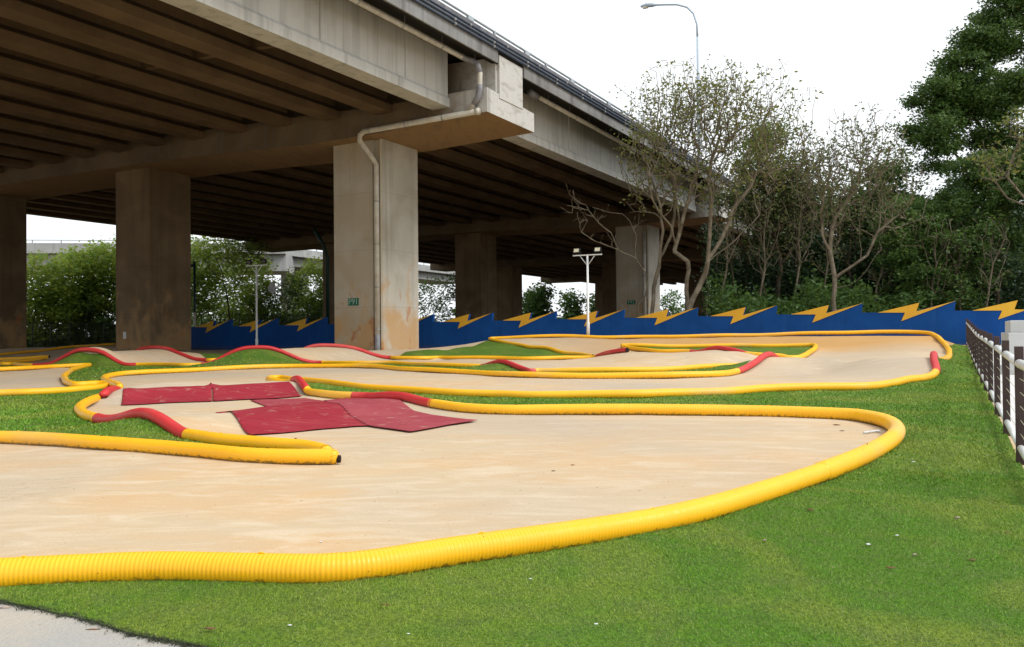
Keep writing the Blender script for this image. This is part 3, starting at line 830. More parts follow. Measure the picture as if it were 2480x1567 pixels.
for k, secs in LINES.items():
    W = CTRL[k]
    pts, tg = catmull(W, .12)
    tg = np.array(tg)
    # gentle sag and kinks of the laid pipe
    rr = np.random.default_rng(hash(k) % 1000 if False else ord(k[0]) * 7 + len(k))
    s = np.concatenate([[0], np.cumsum(np.linalg.norm(np.diff(pts, axis=0), axis=1))])
    wobx = .012 * np.sin(s * 1.35 + ord(k[0])) + .007 * np.sin(s * 3.1)
    pts[:, 1] += wobx * np.clip(pts[:, 1] / 14, .35, 1.6)
    pts[:, 2] += .006 * np.sin(s * 1.7 + 1) * np.clip(pts[:, 1] / 12, .4, 1.6)
    i0 = 0; us = 0
    for si, (c, label, q) in enumerate(secs):
        a = i0; b = i0 + len(q)      # control index range; the joint sits half way to the next section
        ctrl_a = a if si == 0 else a - .5
        ctrl_b = b - 1 if si == len(secs) - 1 else b - .5
        fidx = np.zeros(len(pts)); 
        for t_ in np.unique(tg):
            mm = np.where(tg == t_)[0]; fidx[mm] = t_ + np.arange(len(mm)) / len(mm)
        fidx[-1] = len(W) - 1
        sel = np.where((fidx >= ctrl_a - 1e-6) & (fidx <= ctrl_b + 1e-6))[0]
        if len(sel) < 2: i0 = b; continue
        e = min(sel[-1] + 1, len(pts) - 1)
        pp = pts[sel[0]:e + 1]
        nm = 'yellow_barrier_pipe' if c == 'Y' else 'red_barrier_pipe'
        near = (k in ('A', 'E') and si == 0)
        if k == 'A' and si == 0:
            # fine ribs on the part nearest the camera
            o, cc, tt, r_ = tube_mesh(nm, pp, MT['yellow'], us, rib_geo=True, n=28)
        else:
            o, cc, tt, r_ = tube_mesh(nm, pp, MT['yellow'] if c == 'Y' else MT['red'], us, rib_geo=False, n=20)
        tag(o, label, 'pipe', 'yellow pipes lining the track' if c == 'Y' else 'red pipe sections lining the track')
        if c == 'Y' and k in ('A', 'E', 'E2') and si in (0, 2, 4):
            sA = np.concatenate([[0], np.cumsum(np.linalg.norm(np.diff(cc, axis=0), axis=1))])
            for q_ in np.arange(.5, sA[-1], 1.15):
                ii_ = int(np.searchsorted(sA, q_)); ii_ = min(ii_, len(cc) - 1)
                if cc[ii_][1] > 14: continue
                if abs(cc[ii_][0]) > cc[ii_][1] * .66: continue
                pt = cc[ii_] + np.array([0, .0, r_[ii_] - .002]); tv = tt[ii_]
                mb = MB(); mb.tube([pt - tv * .018 + np.array([0, 0, .002]), pt + np.array([0, 0, .007]), pt + tv * .02 + np.array([0, 0, .001])], [.003, .0045, .003], 6)
                mb.build('tie_knot', MT['boltedge'] if random.random() < .3 else MT['yellow'], o)
        us += float(np.linalg.norm(np.diff(pp, axis=0), axis=1).sum())
        def endcap(p, t, r):
            mb = MB()
            mb.tube([p - t * .09, p + t * .004], [r * .9, r * .97], 20, caps=True)
            c_ = mb.build('pipe_mouth', MT['hole'], o)
        if (k == 'E' and si == 0):
            mb = MB(); p = cc[-1]; t = tt[-1]
            mb.tube([p - t * .02, p + t * .03, p + t * .05], [r_[-1] * .97, r_[-1] * .86, r_[-1] * .55], 20, caps=True); mb.build('torn_end', MT['yellow'], o, smooth=True); mb = MB(); mb.tube([p + t * .045 - np.array([0, .012, .02]), p + t * .075 - np.array([0, .012, .02])], [r_[-1] * .50, r_[-1] * .46], 14); mb.build('pipe_mouth', MT['hole'], o)
            mb = MB()
            sd = np.cross(t, [0, 0, 1.]); sd /= np.linalg.norm(sd)
            for a0 in np.linspace(-2.8, 2.4, 13):
                aa = [a0, a0 + .32]
                v = [p + r_[-1] * .98 * (math.cos(x) * sd + math.sin(x) * np.array([0, 0, 1.])) for x in aa]
                tip = p + t * random.uniform(.02, .055) + r_[-1] * random.uniform(.7, .95) * (math.cos(a0 + .16) * sd + math.sin(a0 + .16) * np.array([0, 0, 1.]))
                mb.add([v[0], v[1], tip, v[0] * .98 + p * .02, v[1] * .98 + p * .02, tip * .99 + p * .01], [(0, 1, 2), (3, 5, 4), (0, 3, 4, 1), (1, 4, 5, 2), (2, 5, 3, 0)])
            mb.build('torn_rim', MT['yellow'], o)
        if k == 'B' and si == 0:
            endcap(cc[0], -tt[0], r_[0])
        for e_, c_i in ((0, 0), (1, -1)):
            if (si == 0 if e_ == 0 else si == len(secs) - 1) and not (k == 'B' and e_ == 0) and k not in ('H', 'A') and not (k == 'E'):
                mb = MB(); sg = -1 if e_ == 0 else 1; mb.tube([cc[c_i] - sg * tt[c_i] * .01, cc[c_i] + sg * tt[c_i] * .03, cc[c_i] + sg * tt[c_i] * .055], [r_[c_i] * .99, r_[c_i] * .86, r_[c_i] * .5], 16); mb.build('pipe_end', MT['yellow'] if c == 'Y' else MT['red'], o, smooth=True)
        if k == 'H': endcap(cc[-1], tt[-1], r_[-1])
        i0 = b

# ------------------------------------------------------------------ carpets
def carpet(pxs, label, mat, dz, sm=0, wr=.0):
    poly = [G(*q) if len(q) == 2 else P(*q) for q in pxs]
    if sm: poly = smooth_poly(poly, sm)
    ph = random.uniform(0, 6)
    ex = (lambda x, y: wr * (np.sin(x * 7 + y * 3 + ph) * np.sin(y * 5 - x * 2) + 1))
    o = patch('red_carpet', poly, mat, dz, step=.07, extra=ex)
    m = o.modifiers.new('thick', 'SOLIDIFY'); m.thickness = .004; m.offset = -1
    tag(o, label, 'carpet', 'red carpets on the jumps')
cA0, cA1 = ctl('E2', 291, 943), ctl('A', 721, 918)
carpet([(298,941,15.0),(400,938.5,15.3),(505,936,15.6),(512,955),(514,973.5),(420,977),(293,982)], 'left half of the long dark red carpet on the far jump face', MT['carpet'], .018, wr=.0015)
carpet([(507,936,15.6),(600,932,15.95),(700,926.5,16.3),(716,936,15.9),(733,961),(640,967),(516,973.5),(514,955)], 'right half of the long dark red carpet on the far jump face', MT['carpet'], .020, wr=.0015)
carpet([(605,972),(670,969),(737,966.6),(800,973),(760,980),(647,983.7)], 'small faded red carpet piece lying flat between the two jumps', MT['carpet2'], .016, wr=.0015)
carpet([(520,1000.5),(580,994),(640,985),(700,979),(784,972),(800,980),(824,997),(850,1013),(893,1028),(863,1029),(758,1038),(680,1046),(604,1053),(590,1046),(566,1028),(548,1011)], 'large deep red carpet draped over the near jump', MT['carpet'], .020, wr=.0015)
carpet([(784,972),(850,967.5),(936,965),(950,971),(980,988),(1002,998),(1047,1007),(1100,1013),(1157,1019),(1086,1029),(994,1044),(942,1036),(889,1028),(850,1013),(824,997),(800,980)], 'pinkish faded carpet with creases and a pointed right end', MT['carpet2'], .026, wr=.0015)

# ------------------------------------------------------------------ the bridge
def zg(v): return 9.82 + .68 * (1 - math.exp(-(4.0 - v) / 8.0))       # girder underside
def zd(v): return zg(v) + 2.36                                       # slab underside
GV = [4.0 - 3.07 * i for i in range(17)]
bents = [0, 36, 72, 108, 144]
bridge = empty('elevated_road_bridge', B(0, 0, -.9), 'massive grey concrete elevated road bridge crossing over the left half of the track', 'bridge')
mbs = MB(); mbf = MB()
spans = [(-36 + 3.4, -.9)] + [(b + 3.35, b + 35.1) for b in bents[:-1]]
def prof(v, fascia=False):
    z = zg(v)
    return [(v - .45, z), (v + .45, z), (v + .45, z + .33), (v + .14, z + .60), (v + .14, z + 2.1), (v + .38, z + 2.28), (v + .38, z + 2.4), (v - .38, z + 2.4), (v - .38, z + 2.28), (v - .14, z + 2.1), (v - .14, z + .60), (v - .45, z + .33)]
for si, (u0, u1) in enumerate(spans):
    for gi, v in enumerate(GV):
        mb = MB()
        pr = prof(v)
        if gi == 0:     # smoother fascia face with stiffener ribs
            z = zg(v)
            pr = [(v - .45, z), (v + .46, z), (v + .46, z + .36), (v + .36, z + .50), (v + .36, z + 2.4), (v - .38, z + 2.4), (v - .14, z + 2.1), (v - .14, z + .60), (v - .45, z + .33)]
        mb.prism([B(u0, a, b) for a, b in pr], [B(u1, a, b) for a, b in pr])
        if gi == 0:
            L = u1 - u0
            for f in (.25, .5, .75, 1.0):
                uu = u0 + L * f - (.0 if f < 1 else 3.0)
                mb.boxB(uu - .09, uu + .09, v + .30, v + .42, zg(v) + .45, zg(v) + 2.38)
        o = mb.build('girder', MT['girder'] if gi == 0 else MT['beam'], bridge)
        if gi == 0 and si == 0: o['label'] = 'pale stained outer girder of the near span'
    # diaphragms
    for f in (.25, .5, .75):
        uu = u0 + (u1 - u0) * f
        mb = MB()
        for v in GV[:-1]:
            za, zb_ = zg(v), zg(v - 3.07)
            va, vb = v - .15, v - 3.07 + .15
            lo = [B(uu - .12, va, za + .55), B(uu - .12, vb, zb_ + .55), B(uu + .12, vb, zb_ + .55), B(uu + .12, va, za + .55)]
            hi = [B(uu - .12, va, za + 2.34), B(uu - .12, vb, zb_ + 2.34), B(uu + .12, vb, zb_ + 2.34), B(uu + .12, va, za + 2.34)]
            mb.box8(lo + hi)
        mb.build('diaphragm', MT['beam'], bridge)
# slab
mb = MB()
vs = [6.30] + GV + [-47.2]
rings = []
for u in (-60, 160):
    bot = [B(u, 6.30, 11.68), B(u, 6.02, 11.72), B(u, 5.85, 12.02), B(u, 4.5, 12.20)] + [B(u, v, zd(v) + .005) for v in GV[1:]] + [B(u, -47.2, zd(-47.2))]
    top = [B(u, v, zd(v) + .25) for v in ([-47.2] + GV[1:][::-1])] + [B(u, 4.5, 12.45), B(u, 6.0, 12.40), B(u, 6.30, 12.38)]
    rings.append(bot + top)
mb.prism(rings[0], rings[1])
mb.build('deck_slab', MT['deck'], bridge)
# fascia lip, right parapet and left parapet
mb = MB()
for a, b in [(-60, -.05)] + [(x + 2.3, x + 36 - .05) for x in (0, 36, 72, 108)]:
    pr = [(6.32, 11.66), (6.40, 11.66), (6.40, 12.36), (6.32, 12.38)]
    mb.prism([B(a, p, q) for p, q in pr], [B(b, p, q) for p, q in pr])
mb.build('deck_edge', MT['edge'], bridge)
mb = MB()
pr = [(6.02, 12.39), (6.34, 12.39), (6.32, 12.60), (6.30, 12.86), (6.08, 12.86)]
for i in range(-30, 80):
    a = i * 2.0
    mb.prism([B(a + .012, p, q) for p, q in pr], [B(a + 1.988, p, q) for p, q in pr])
mb.build('parapet', MT['parapet'], bridge)
mb = MB()
mb.boxB(-60, 160, -47.1, -46.8, 12.9, 14.0)
mb.build('parapet', MT['parapet'], bridge)
# hand rail: tube on short posts
mb = MB()
mb.tube([B(-60, 6.19, 13.07), B(160, 6.19, 13.07)], .055, 10)
rail = mb.build('parapet_rail', MT['steel'], bridge, smooth=True)
for i in range(-6, 30):
    u = i * 2.45 + (.5 if i % 2 else 0)
    mb = MB(); mb.boxB(u - .22 if i % 2 else u - .05, u + .22 if i % 2 else u + .05, 6.14, 6.24, 12.85, 13.06)
    mb.build('rail_bracket', MT['steel'], rail)
for j, (z, v) in enumerate(((12.22, 6.47), (12.40, 6.46), (12.57, 6.43))):
    mb = MB()
    mb.tube([B(-60, v, z), B(160, v, z)], .052, 10)
    cd = mb.build('cable_conduit', MT['conduit'], bridge, smooth=True)
    for i in range(-4, 18):
        u = i * 3.0 + (0, .0, 1.2)[j] - .6
        mb = MB(); mb.prism([B(u, v + .068 * math.cos(w), z + .068 * math.sin(w)) for w in np.linspace(-2.4, 2.4, 9)] , [B(u + .12, v + .068 * math.cos(w), z + .068 * math.sin(w)) for w in np.linspace(-2.4, 2.4, 9)])
        mb.build('conduit_clamp', MT['clamp'], cd)
# bents
def bent(u, pillars, near=False):
    # cap beam: wide ledge block with a stem rising to the slab
    mb = MB()
    a, b = u - .9, u + 3.35
    vv = [6.33, 0.5, -3.5, -14, -26, -47]
    zz = [9.39, 9.22, 9.20, 9.60, 9.75, 9.75]
    zt = [10.42, 10.42, 10.6, 10.9, 11.0, 11.0]
    for i in range(len(vv) - 1):
        v0, v1 = vv[i], vv[i + 1]
        mb.box8([B(a, v1, zz[i + 1]), B(a, v0, zz[i]), B(b, v0, zz[i]), B(b, v1, zz[i + 1]),
                 B(a, v1, zt[i + 1]), B(a, v0, zt[i]), B(b, v0, zt[i] - .16), B(b, v1, zt[i + 1])])
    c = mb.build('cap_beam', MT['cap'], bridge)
    mb = MB()
    vv2 = [6.22, -8, -20, -46]
    for i in range(3):
        v0, v1 = vv2[i], vv2[i + 1]
        z0, z1 = 11.95 if i == 0 else zd(v0) - .02, zd(v1) - .02
        mb.box8([B(u + .02, v1, 10.0), B(u + .02, v0, 10.0), B(u + 2.26, v0, 10.0), B(u + 2.26, v1, 10.0),
                 B(u + .02, v1, z1), B(u + .02, v0, z0), B(u + 2.26, v0, z0), B(u + 2.26, v1, z1)])
    mb.boxB(u + .12, u + 2.20, 6.0, 6.36, 10.2, 12.06)
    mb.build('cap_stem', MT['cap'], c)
    # bearing ends of girders: short stub blocks
    for pi, v in enumerate(pillars):
        zt_ = float(np.interp(v - 1.5, vv[::-1], zz[::-1])) + .12
        mb = MB()
        x0, x1, w0, w1 = u, u + 2.95, v - 2.97, v
        # chamfered corners and one shallow vertical recess on the front face
        ch = .07
        ring = [(x0, w0 + ch), (x0, w1 - .52), (x0 + .12, w1 - .50), (x0 + .12, w1 - .10), (x0, w1 - .08), (x0, w1 - .07), (x0 + ch, w1), (x1 - ch, w1), (x1, w1 - ch), (x1, w0 + ch), (x1 - ch, w0), (x0 + ch, w0)]
        if not (pi == 0): ring = [(x0, w0 + ch), (x0, w1 - ch), (x0 + ch, w1), (x1 - ch, w1), (x1, w1 - ch), (x1, w0 + ch), (x1 - ch, w0), (x0 + ch, w0)]
        mb.prism([B(p, q, -1.6) for p, q in ring], [B(p, q, zt_) for p, q in ring])
        o = mb.build('pillar', MT['pier'] if pi == 0 else MT['pier_shaded'], bridge)
        o['label'] = ['pale pillar with a drain pipe down its front face' if u == 0 else 'shaded outer pillar further back', 'rust stained pillar in shade', 'dark pillar deep under the deck'][min(pi, 2)]
bent(0, [0, -16.6, -33.4], True)
bent(36, [0, -16.6, -33.4])
bent(72, [0, -16.6, -33.4])
bent(108, [0, -16.6, -33.4])

# drain pipes
def jointed(pts, r, mat, name, lab, joints=1.6, joint_mat=None, group=None):
    root = empty(name, pts[0], lab, 'drain pipe', 'drain pipes on the bridge')
    mb = MB(); mb.tube(pts, r, 12); mb.build('pipe_run', mat, root, smooth=True)
    for a, b in zip(pts[:-1], pts[1:]):
        a = np.array(a); b = np.array(b); L = np.linalg.norm(b - a); t = (b - a) / L
        m = int(L / joints)
        for j in range(1, m + 1):
            p = a + t * (j * joints - .3)
            mb = MB(); mb.tube([p, p + t * .05], r * 1.12, 12)
            mb.build('pipe_collar', joint_mat or MT['clamp'], root, smooth=True)
    return root
r1 = jointed([B(-34, 5.5, 11.66), B(-1.25, 5.5, 11.66), B(-1.1, 5.75, 11.56), B(-1.08, 6.0, 11.35), B(-1.08, 6.10, 11.0), B(-1.08, 6.08, 10.3), B(-1.08, 6.0, 9.98), B(-1.08, 5.6, 9.5)], .115, MT['pipe'], 'fascia_drain_pipe', 'white drain pipe along the near outer girder ending in an elbow at the cap', 2.6)
mb = MB(); mb.tube([B(-1.6, 5.5, 11.66), B(-1.25, 5.5, 11.66), B(-1.1, 5.75, 11.56), B(-1.08, 6.0, 11.35), B(-1.08, 6.1, 11.0)], .128, 12); mb.build('elbow', MT['pipeg'], r1, smooth=True)
mb = MB(); mb.tube([B(-1.08, 6.08, 10.5), B(-1.08, 6.08, 10.3), B(-1.08, 6.0, 9.98), B(-1.08, 5.78, 9.72)], .128, 12); mb.build('elbow', MT['pipeg'], r1, smooth=True)
for i in range(4, 14):
    u = -33 + i * 2.5
    mb = MB(); mb.tube([B(u, 5.5, 11.76), B(u, 5.5, 12.08)], .016, 6)
    mb.build('hanger_rod', MT['clamp'], r1)
r2 = jointed([B(-1.08, 5.95, 9.40), B(-1.08, -.12, 9.33), B(-1.08, -.36, 9.2), B(-1.06, -.40, 8.95), B(-.18, -.30, 8.22), B(-.06, -.24, 8.0), B(-.06, -.24, -1.2)], .125, MT['pipe'], 'cap_drain_pipe', 'grey drain pipe along the cap beam and down the recess of the big pillar', 2.0)
mb = MB(); mb.tube([B(-1.08, 5.9, 9.40), B(-1.08, 6.05, 9.40)], .15, 14); mb.build('end_collar', MT['pipe'], r2, smooth=True)
mb = MB(); mb.tube([B(-.06, -.24, .05), B(-.06, -.24, -1.2)], .128, 12); mb.build('pipe_foot', MT['pipeg'], r2, smooth=True)
r3 = jointed([B(4.7, 5.5, 11.68), B(36.0, 5.5, 11.46)], .115, MT['pipe'], 'fascia_drain_pipe', 'white drain pipe along the outer girder of the second span', 2.6)
mb = MB(); mb.tube([B(4.5, 5.5, 11.68), B(5.3, 5.5, 11.675)], .16, 14); mb.build('end_cap', MT['pipeg'], r3, smooth=True)
for i in range(12):
    u = 6.5 + i * 2.5
    mb = MB(); mb.tube([B(u, 5.5, 11.76), B(u, 5.5, 12.08)], .016, 6)
    mb.build('hanger_rod', MT['clamp'], r3)
jointed([B(35.86, -.30, 8.6), B(35.86, -.30, -.9)], .125, MT['pipe'], 'pillar_drain_pipe', 'grey drain pipe down the pillar behind the crooked bare tree', 2.0)

# pier number plates
def sign(u, v0, v1, z0, z1, txt, lab, faded):
    root = empty('pier_number_plate', B(u, v0, z0), lab, 'sign')
    mb = MB(); mb.boxB(u - .012, u + .01, v0, v1, z0, z1); mb.build('plate', MT['sign'], root)
    cu = bpy.data.curves.new('t', 'FONT'); cu.body = txt; cu.size = (z1 - z0) * 1.12; cu.extrude = .003
    cu.align_x = 'CENTER'; cu.align_y = 'CENTER'
    to = bpy.data.objects.new('t', cu); COL.objects.link(to)
    bpy.context.view_layer.update()
    me = bpy.data.meshes.new_from_object(to.evaluated_get(bpy.context.evaluated_depsgraph_get()))
    bpy.data.objects.remove(to)
    c = B(u - .018, (v0 + v1) / 2, (z0 + z1) / 2)
    mat = Matrix(((VD[0], 0, -UD[0], c[0]), (VD[1], 0, -UD[1], c[1]), (0, 1, 0, c[2]), (0, 0, 0, 1)))
    me.transform(mat)
    me.materials.clear(); me.materials.append(MT['signtxt'])
    o = bpy.data.objects.new('lettering', me); COL.objects.link(o); o.parent = root
sign(0, -2.05, -1.40, 1.44, 1.80, 'P91', 'small worn green number plate on the big pale pillar', True)
sign(36, -1.95, -1.20, 2.48, 2.84, 'P92', 'green number plate on the shaded pillar behind the bare tree', False)
mb = MB(); c = B(-.006, -18.6, .35)
root = empty('paper_notice', c, 'small white paper notice stuck low on the shaded left pillar', 'notice')
mb.boxB(-.008, -.001, -18.85, -18.60, -.05, .35); mb.build('sheet', MT['paper'], root)

# street lamp on the bridge
pb = B(31.2, 5.9, 12.1)
root = empty('street_lamp', pb, 'tall pale street lamp with a curved arm rising from the bridge behind the bare trees', 'street lamp')
mb = MB()
mb.tube([B(31.2, 5.9, 12.1), B(31.2, 5.9, 17.5), B(31.2, 5.88, 22.6)], [.14, .11, .085], 12)
mb.build('pole', MT['lampp'], root, smooth=True)
mb = MB()
mb.tube([B(31.2, 5.88, 22.6), B(31.2, 5.85, 23.6), B(31.2, 5.6, 24.45), B(31.2, 5.1, 25.05), B(31.2, 4.3, 25.42), B(31.2, 3.3, 25.62), B(31.2, 2.5, 25.75)], .075, 10)
mb.build('arm', MT['lampp'], root, smooth=True)
mb = MB()
mb.tube([B(31.2, 2.6, 25.74), B(31.2, 2.3, 25.8), B(31.2, 1.8, 25.88), B(31.2, 1.35, 25.86)], [.09, .17, .17, .08], 12)
hd = mb.build('lamp_head', MT['lampp'], root, smooth=True)
mb = MB(); mb.tube([B(31.2, 1.95, 25.72), B(31.2, 1.55, 25.72)], .11, 12); mb.build('lamp_glass', MT['lens'], hd, smooth=True)

# ------------------------------------------------------------------ blue wall with lightning bolts
def ztop(s): return .64 + .0040 * s
def zbase(s): return -.84 + .0046 * s
root = empty('blue_wall', Wl(20, 0, -.8), 'low bright blue wall with a sawtooth top and yellow lightning bolts behind the track', 'wall')
PER = 3.56
top = []
K0, K1 = -1, 12
s_start, s_end = -4.0, 52.0
prof_top = [(s_start, ztop(s_start))]
for k in range(K0, K1 + 1):
    s0 = .05 + PER * k
    z = ztop(s0)
    if k < K1:
        prof_top += [(s0 + .01, z), (s0 + 1.62, z + .38), (s0 + 1.50, z + .04), (s0 + 2.98, z + .43), (s0 + 2.93, z + .03)]
    else:
        prof_top += [(s0 + .01, z), (s0 + 1.62, z + .38), (s0 + 1.50, z + .01)]
prof_top.append((s_end, ztop(s_end)))
mb = MB()
fr = [Wl(s, 0, z) for s, z in prof_top]; bk = [Wl(s, .2, z) for s, z in prof_top]
frb = [Wl(s, 0, zbase(s) - .5) for s, z in prof_top]; bkb = [Wl(s, .2, zbase(s) - .5) for s, z in prof_top]
n = len(fr)
# strips so the sawtooth (overhanging) outline triangulates properly
ring_f = fr + frb[::-1]
mb.add(fr + bk, [(i, i + 1, n + i + 1, n + i) for i in range(n - 1)])
mb.add([fr[0], frb[0], bkb[0], bk[0]], [(0, 1, 2, 3)]); mb.add([fr[-1], frb[-1], bkb[-1], bk[-1]], [(0, 1, 2, 3)])
from mathutils.geometry import tessellate_polygon
pl2 = [Vector((s, z, 0)) for s, z in prof_top] + [Vector((s_end, zbase(s_end) - .5, 0)), Vector((s_start, zbase(s_start) - .5, 0))]
tris = tessellate_polygon([pl2])
mb.add([Wl(p.x, 0, p.y) for p in pl2], [tuple(t) for t in tris])
mb.add([Wl(p.x, .2, p.y) for p in pl2], [tuple(t) for t in tris])
wall = mb.build('wall_body', MT['blue'], root)
for k in range(K0, K1 + 1):
    s0 = .05 + PER * k; z = ztop(s0)
    sh = [(0, 0), (1.62, .385), (1.50, .02), (2.98, .435), (.92, -.38), (1.07, -.02)]
    if k == K1: sh = [(0, 0), (1.62, .385), (1.50, .02), (1.95, .0), (.92, -.38), (1.07, -.02)]
    mb = MB()
    A_ = [Wl(s0 + a, -.030, z + b) for a, b in sh]; B_ = [Wl(s0 + a, -.003, z + b) for a, b in sh]
    t3 = tessellate_polygon([[Vector((a, b, 0)) for a, b in sh]])
    mb.add(A_, [tuple(t) for t in t3]); mb.add(B_, [tuple(t) for t in t3])
    m_ = len(sh)
    bo = mb.build('lightning_bolt', MT['bolt'], root)
    mb = MB()
    mb.add(A_ + B_, [(i, (i + 1) % m_, m_ + (i + 1) % m_, m_ + i) for i in range(m_)])
    mb.build('bolt_edge', MT['boltedge'], bo)

# ------------------------------------------------------------------ floodlight poles
def flood(px, py, d, top_py, base_h, lab, lens, face):
    p = P(px, py, d); zt = P(px, top_py, d)[2]
    x, y = p[0], p[1]; zb0 = p[2] - .05
    root = empty('floodlight_pole', (x, y, zb0), lab, 'floodlight', 'floodlight poles by the wall')
    mb = MB(); mb.tube([(x, y, zb0), (x, y, zb0 + base_h), (x, y, zb0 + base_h + .04), (x, y, zt)], [.075, .075, .055, .05], 14); mb.build('pole', MT['white'], root, smooth=True)
    ax = WN
    def Q_(a, b, c): return np.array([x, y, zt]) + ax * a + WP * b + np.array([0, 0, c])
    mb = MB(); h = .70
    mb.box8([Q_(-h, -.035, 0), Q_(h, -.035, 0), Q_(h, .035, 0), Q_(-h, .035, 0), Q_(-h, -.035, .05), Q_(h, -.035, .05), Q_(h, .035, .05), Q_(-h, .035, .05)])
    mb.build('crossbar', MT['white'], root)
    for s in (-1, 1):
        mb = MB(); mb.tube([Q_(s * .04, 0, -.42), Q_(s * .36, 0, 0)], .018, 8); mb.build('brace', MT['white'], root, smooth=True)
        mb = MB()
        cx_ = -.52 if s < 0 else .50
        t = face
        def hb(a, b, c):   # lamp local: a across, b depth, c up; tilted
            cc, ss = math.cos(t), math.sin(t)
            return Q_(cx_ + a, b * cc - c * ss, .24 + b * ss + c * cc)
        mb.box8([hb(-.16, -.05, -.12), hb(.16, -.05, -.12), hb(.16, .06, -.10), hb(-.16, .06, -.10), hb(-.16, -.05, .12), hb(.16, -.05, .12), hb(.16, .06, .10), hb(-.16, .06, .10)])
        for q in range(5):
            a0 = -.13 + q * .06
            mb.box8([hb(a0, .061, -.09), hb(a0 + .015, .061, -.09), hb(a0 + .015, .10, -.08), hb(a0, .10, -.08), hb(a0, .061, .09), hb(a0 + .015, .061, .09), hb(a0 + .015, .10, .08), hb(a0, .10, .08)])
        hd = mb.build('lamp_housing', MT['black'], root)
        mb = MB()
        mb.box8([hb(-.12, -.054, -.085), hb(.12, -.054, -.085), hb(.12, -.0505, -.085), hb(-.12, -.0505, -.085), hb(-.12, -.054, .085), hb(.12, -.054, .085), hb(.12, -.0505, .085), hb(-.12, -.0505, .085)])
        mb.build('lamp_lens', lens, hd)
        mb = MB()
        mb.tube([Q_(cx_ - .18, 0, .06), Q_(cx_ - .18, 0, .24)], .012, 6); mb.tube([Q_(cx_ + .18, 0, .06), Q_(cx_ + .18, 0, .24)], .012, 6); mb.tube([Q_(cx_ - .18, 0, .055), Q_(cx_ + .18, 0, .055)], .012, 6)
        mb.build('lamp_bracket', MT['black'], hd)
flood(1424.5, 812, 37.9, 619, .62, 'white floodlight pole in front of the blue wall, lit from above, with pale lamp faces', MT['lens'], -.35)
flood(622, 846, 44.5, 644, .60, 'floodlight pole in the bridge shade with two dark lamps', MT['lensd'], .5)
# slim dark pole left
p = P(471.5, 795, 53); zt = P(471.5, 634, 53)[2]
root = empty('slim_lamp_pole', p, 'slim dark pole with a small lamp just right of the shaded left pillar', 'lamp pole')
mb = MB(); mb.tube([(p[0], p[1], -.8), (p[0], p[1], zt)], .08, 10); mb.build('pole', MT['greenpipe'], root, smooth=True)
mb = MB(); mb.tube([(p[0], p[1], -.78), (p[0], p[1], 1.6)], .085, 10); mb.build('pole_sleeve', MT['pipe'], root, smooth=True)
mb = MB(); mb.box((p[0] - .28, p[1]), .18, .12, zt - .35, zt - .15); mb.build('lamp_head', MT['black'], root)
p = P(794, 790, 62); zt = P(794, 625, 62)[2]
root = empty('green_pipe_post', p, 'dark green upright pipe bending under the deck, left of the big pillar', 'pipe')
mb = MB(); mb.tube([(p[0], p[1], -.8), (p[0], p[1], zt), (p[0] - .3, p[1], zt + 1.0), (p[0] - 1.0, p[1], zt + 2.2)], .14, 10); mb.build('upright', MT['greenpipe'], root, smooth=True)

# ------------------------------------------------------------------ white rail fence at the right
root = empty('white_rail_fence', (fence_xy(20), 20, -1.1), 'fence with dark brown posts, white tube rails and thin cables along the right edge', 'fence')
Ys = [7.77 - 1.9] + [7.77 + 1.9 * i for i in range(14)]
fang = math.atan2(1, .5294)
for Y in Ys:
    mb = MB(); x = fence_xy(Y); z = fence_z(Y)
    mb.box((x, Y), .037, .037, z - .3, z + 1.12, fang - math.pi / 2)
    mb.build('post', MT['post'], root, bevel=.006)
def fr_(Y, off, h): return (fence_xy(Y) + off, Y, fence_z(Y) + h)
for a, b in zip(Ys[:-1], Ys[1:]):
    mb = MB(); mb.tube([fr_(a + .03, -.0, .96), fr_(b - .05, -.0, .96)], .042, 14); mb.build('top_rail', MT['white'], root, smooth=True)
    mb = MB(); mb.tube([fr_(a + .03, 0, .17), fr_(b - .05, 0, .17)], .032, 12); mb.build('bottom_rail', MT['white'], root, smooth=True)
mb = MB()
for h in (.30, .43, .56, .69, .82):
    mb.tube([fr_(Y, .0, h) for Y in Ys], .003, 6)
mb.build('cable', MT['wire'], root)

# concrete blocks (steps) beyond the fence
q0 = P(2444, 806, 22)
root = empty('concrete_steps', q0, 'pale grey concrete block steps beyond the right fence', 'steps')
ex = np.array([.4679, .8838]); ey = np.array([.8838, -.4679])
def blk(c, a, b, z0, z1, nm):
    mb = MB()
    def q(i, j): return (c[0] + ex[0] * i + ey[0] * j, c[1] + ex[1] * i + ey[1] * j)
    r4 = [q(0, 0), q(0, b), q(a, b), q(a, 0)]
    mb.box8([(x, y, z0) for x, y in r4] + [(x, y, z1) for x, y in r4]); mb.build(nm, MT['block'], root, bevel=.015)
c = P(2442, 806, 20)
blk(c, 3.2, 4.0, -1.2, c[2], 'lower_step')
c2 = (c[0] + .12 + .47 * 1.0, c[1] + .9)
blk(c2, 2.2, 4.0, c[2] + .003, P(2474, 776, 21)[2], 'upper_step')

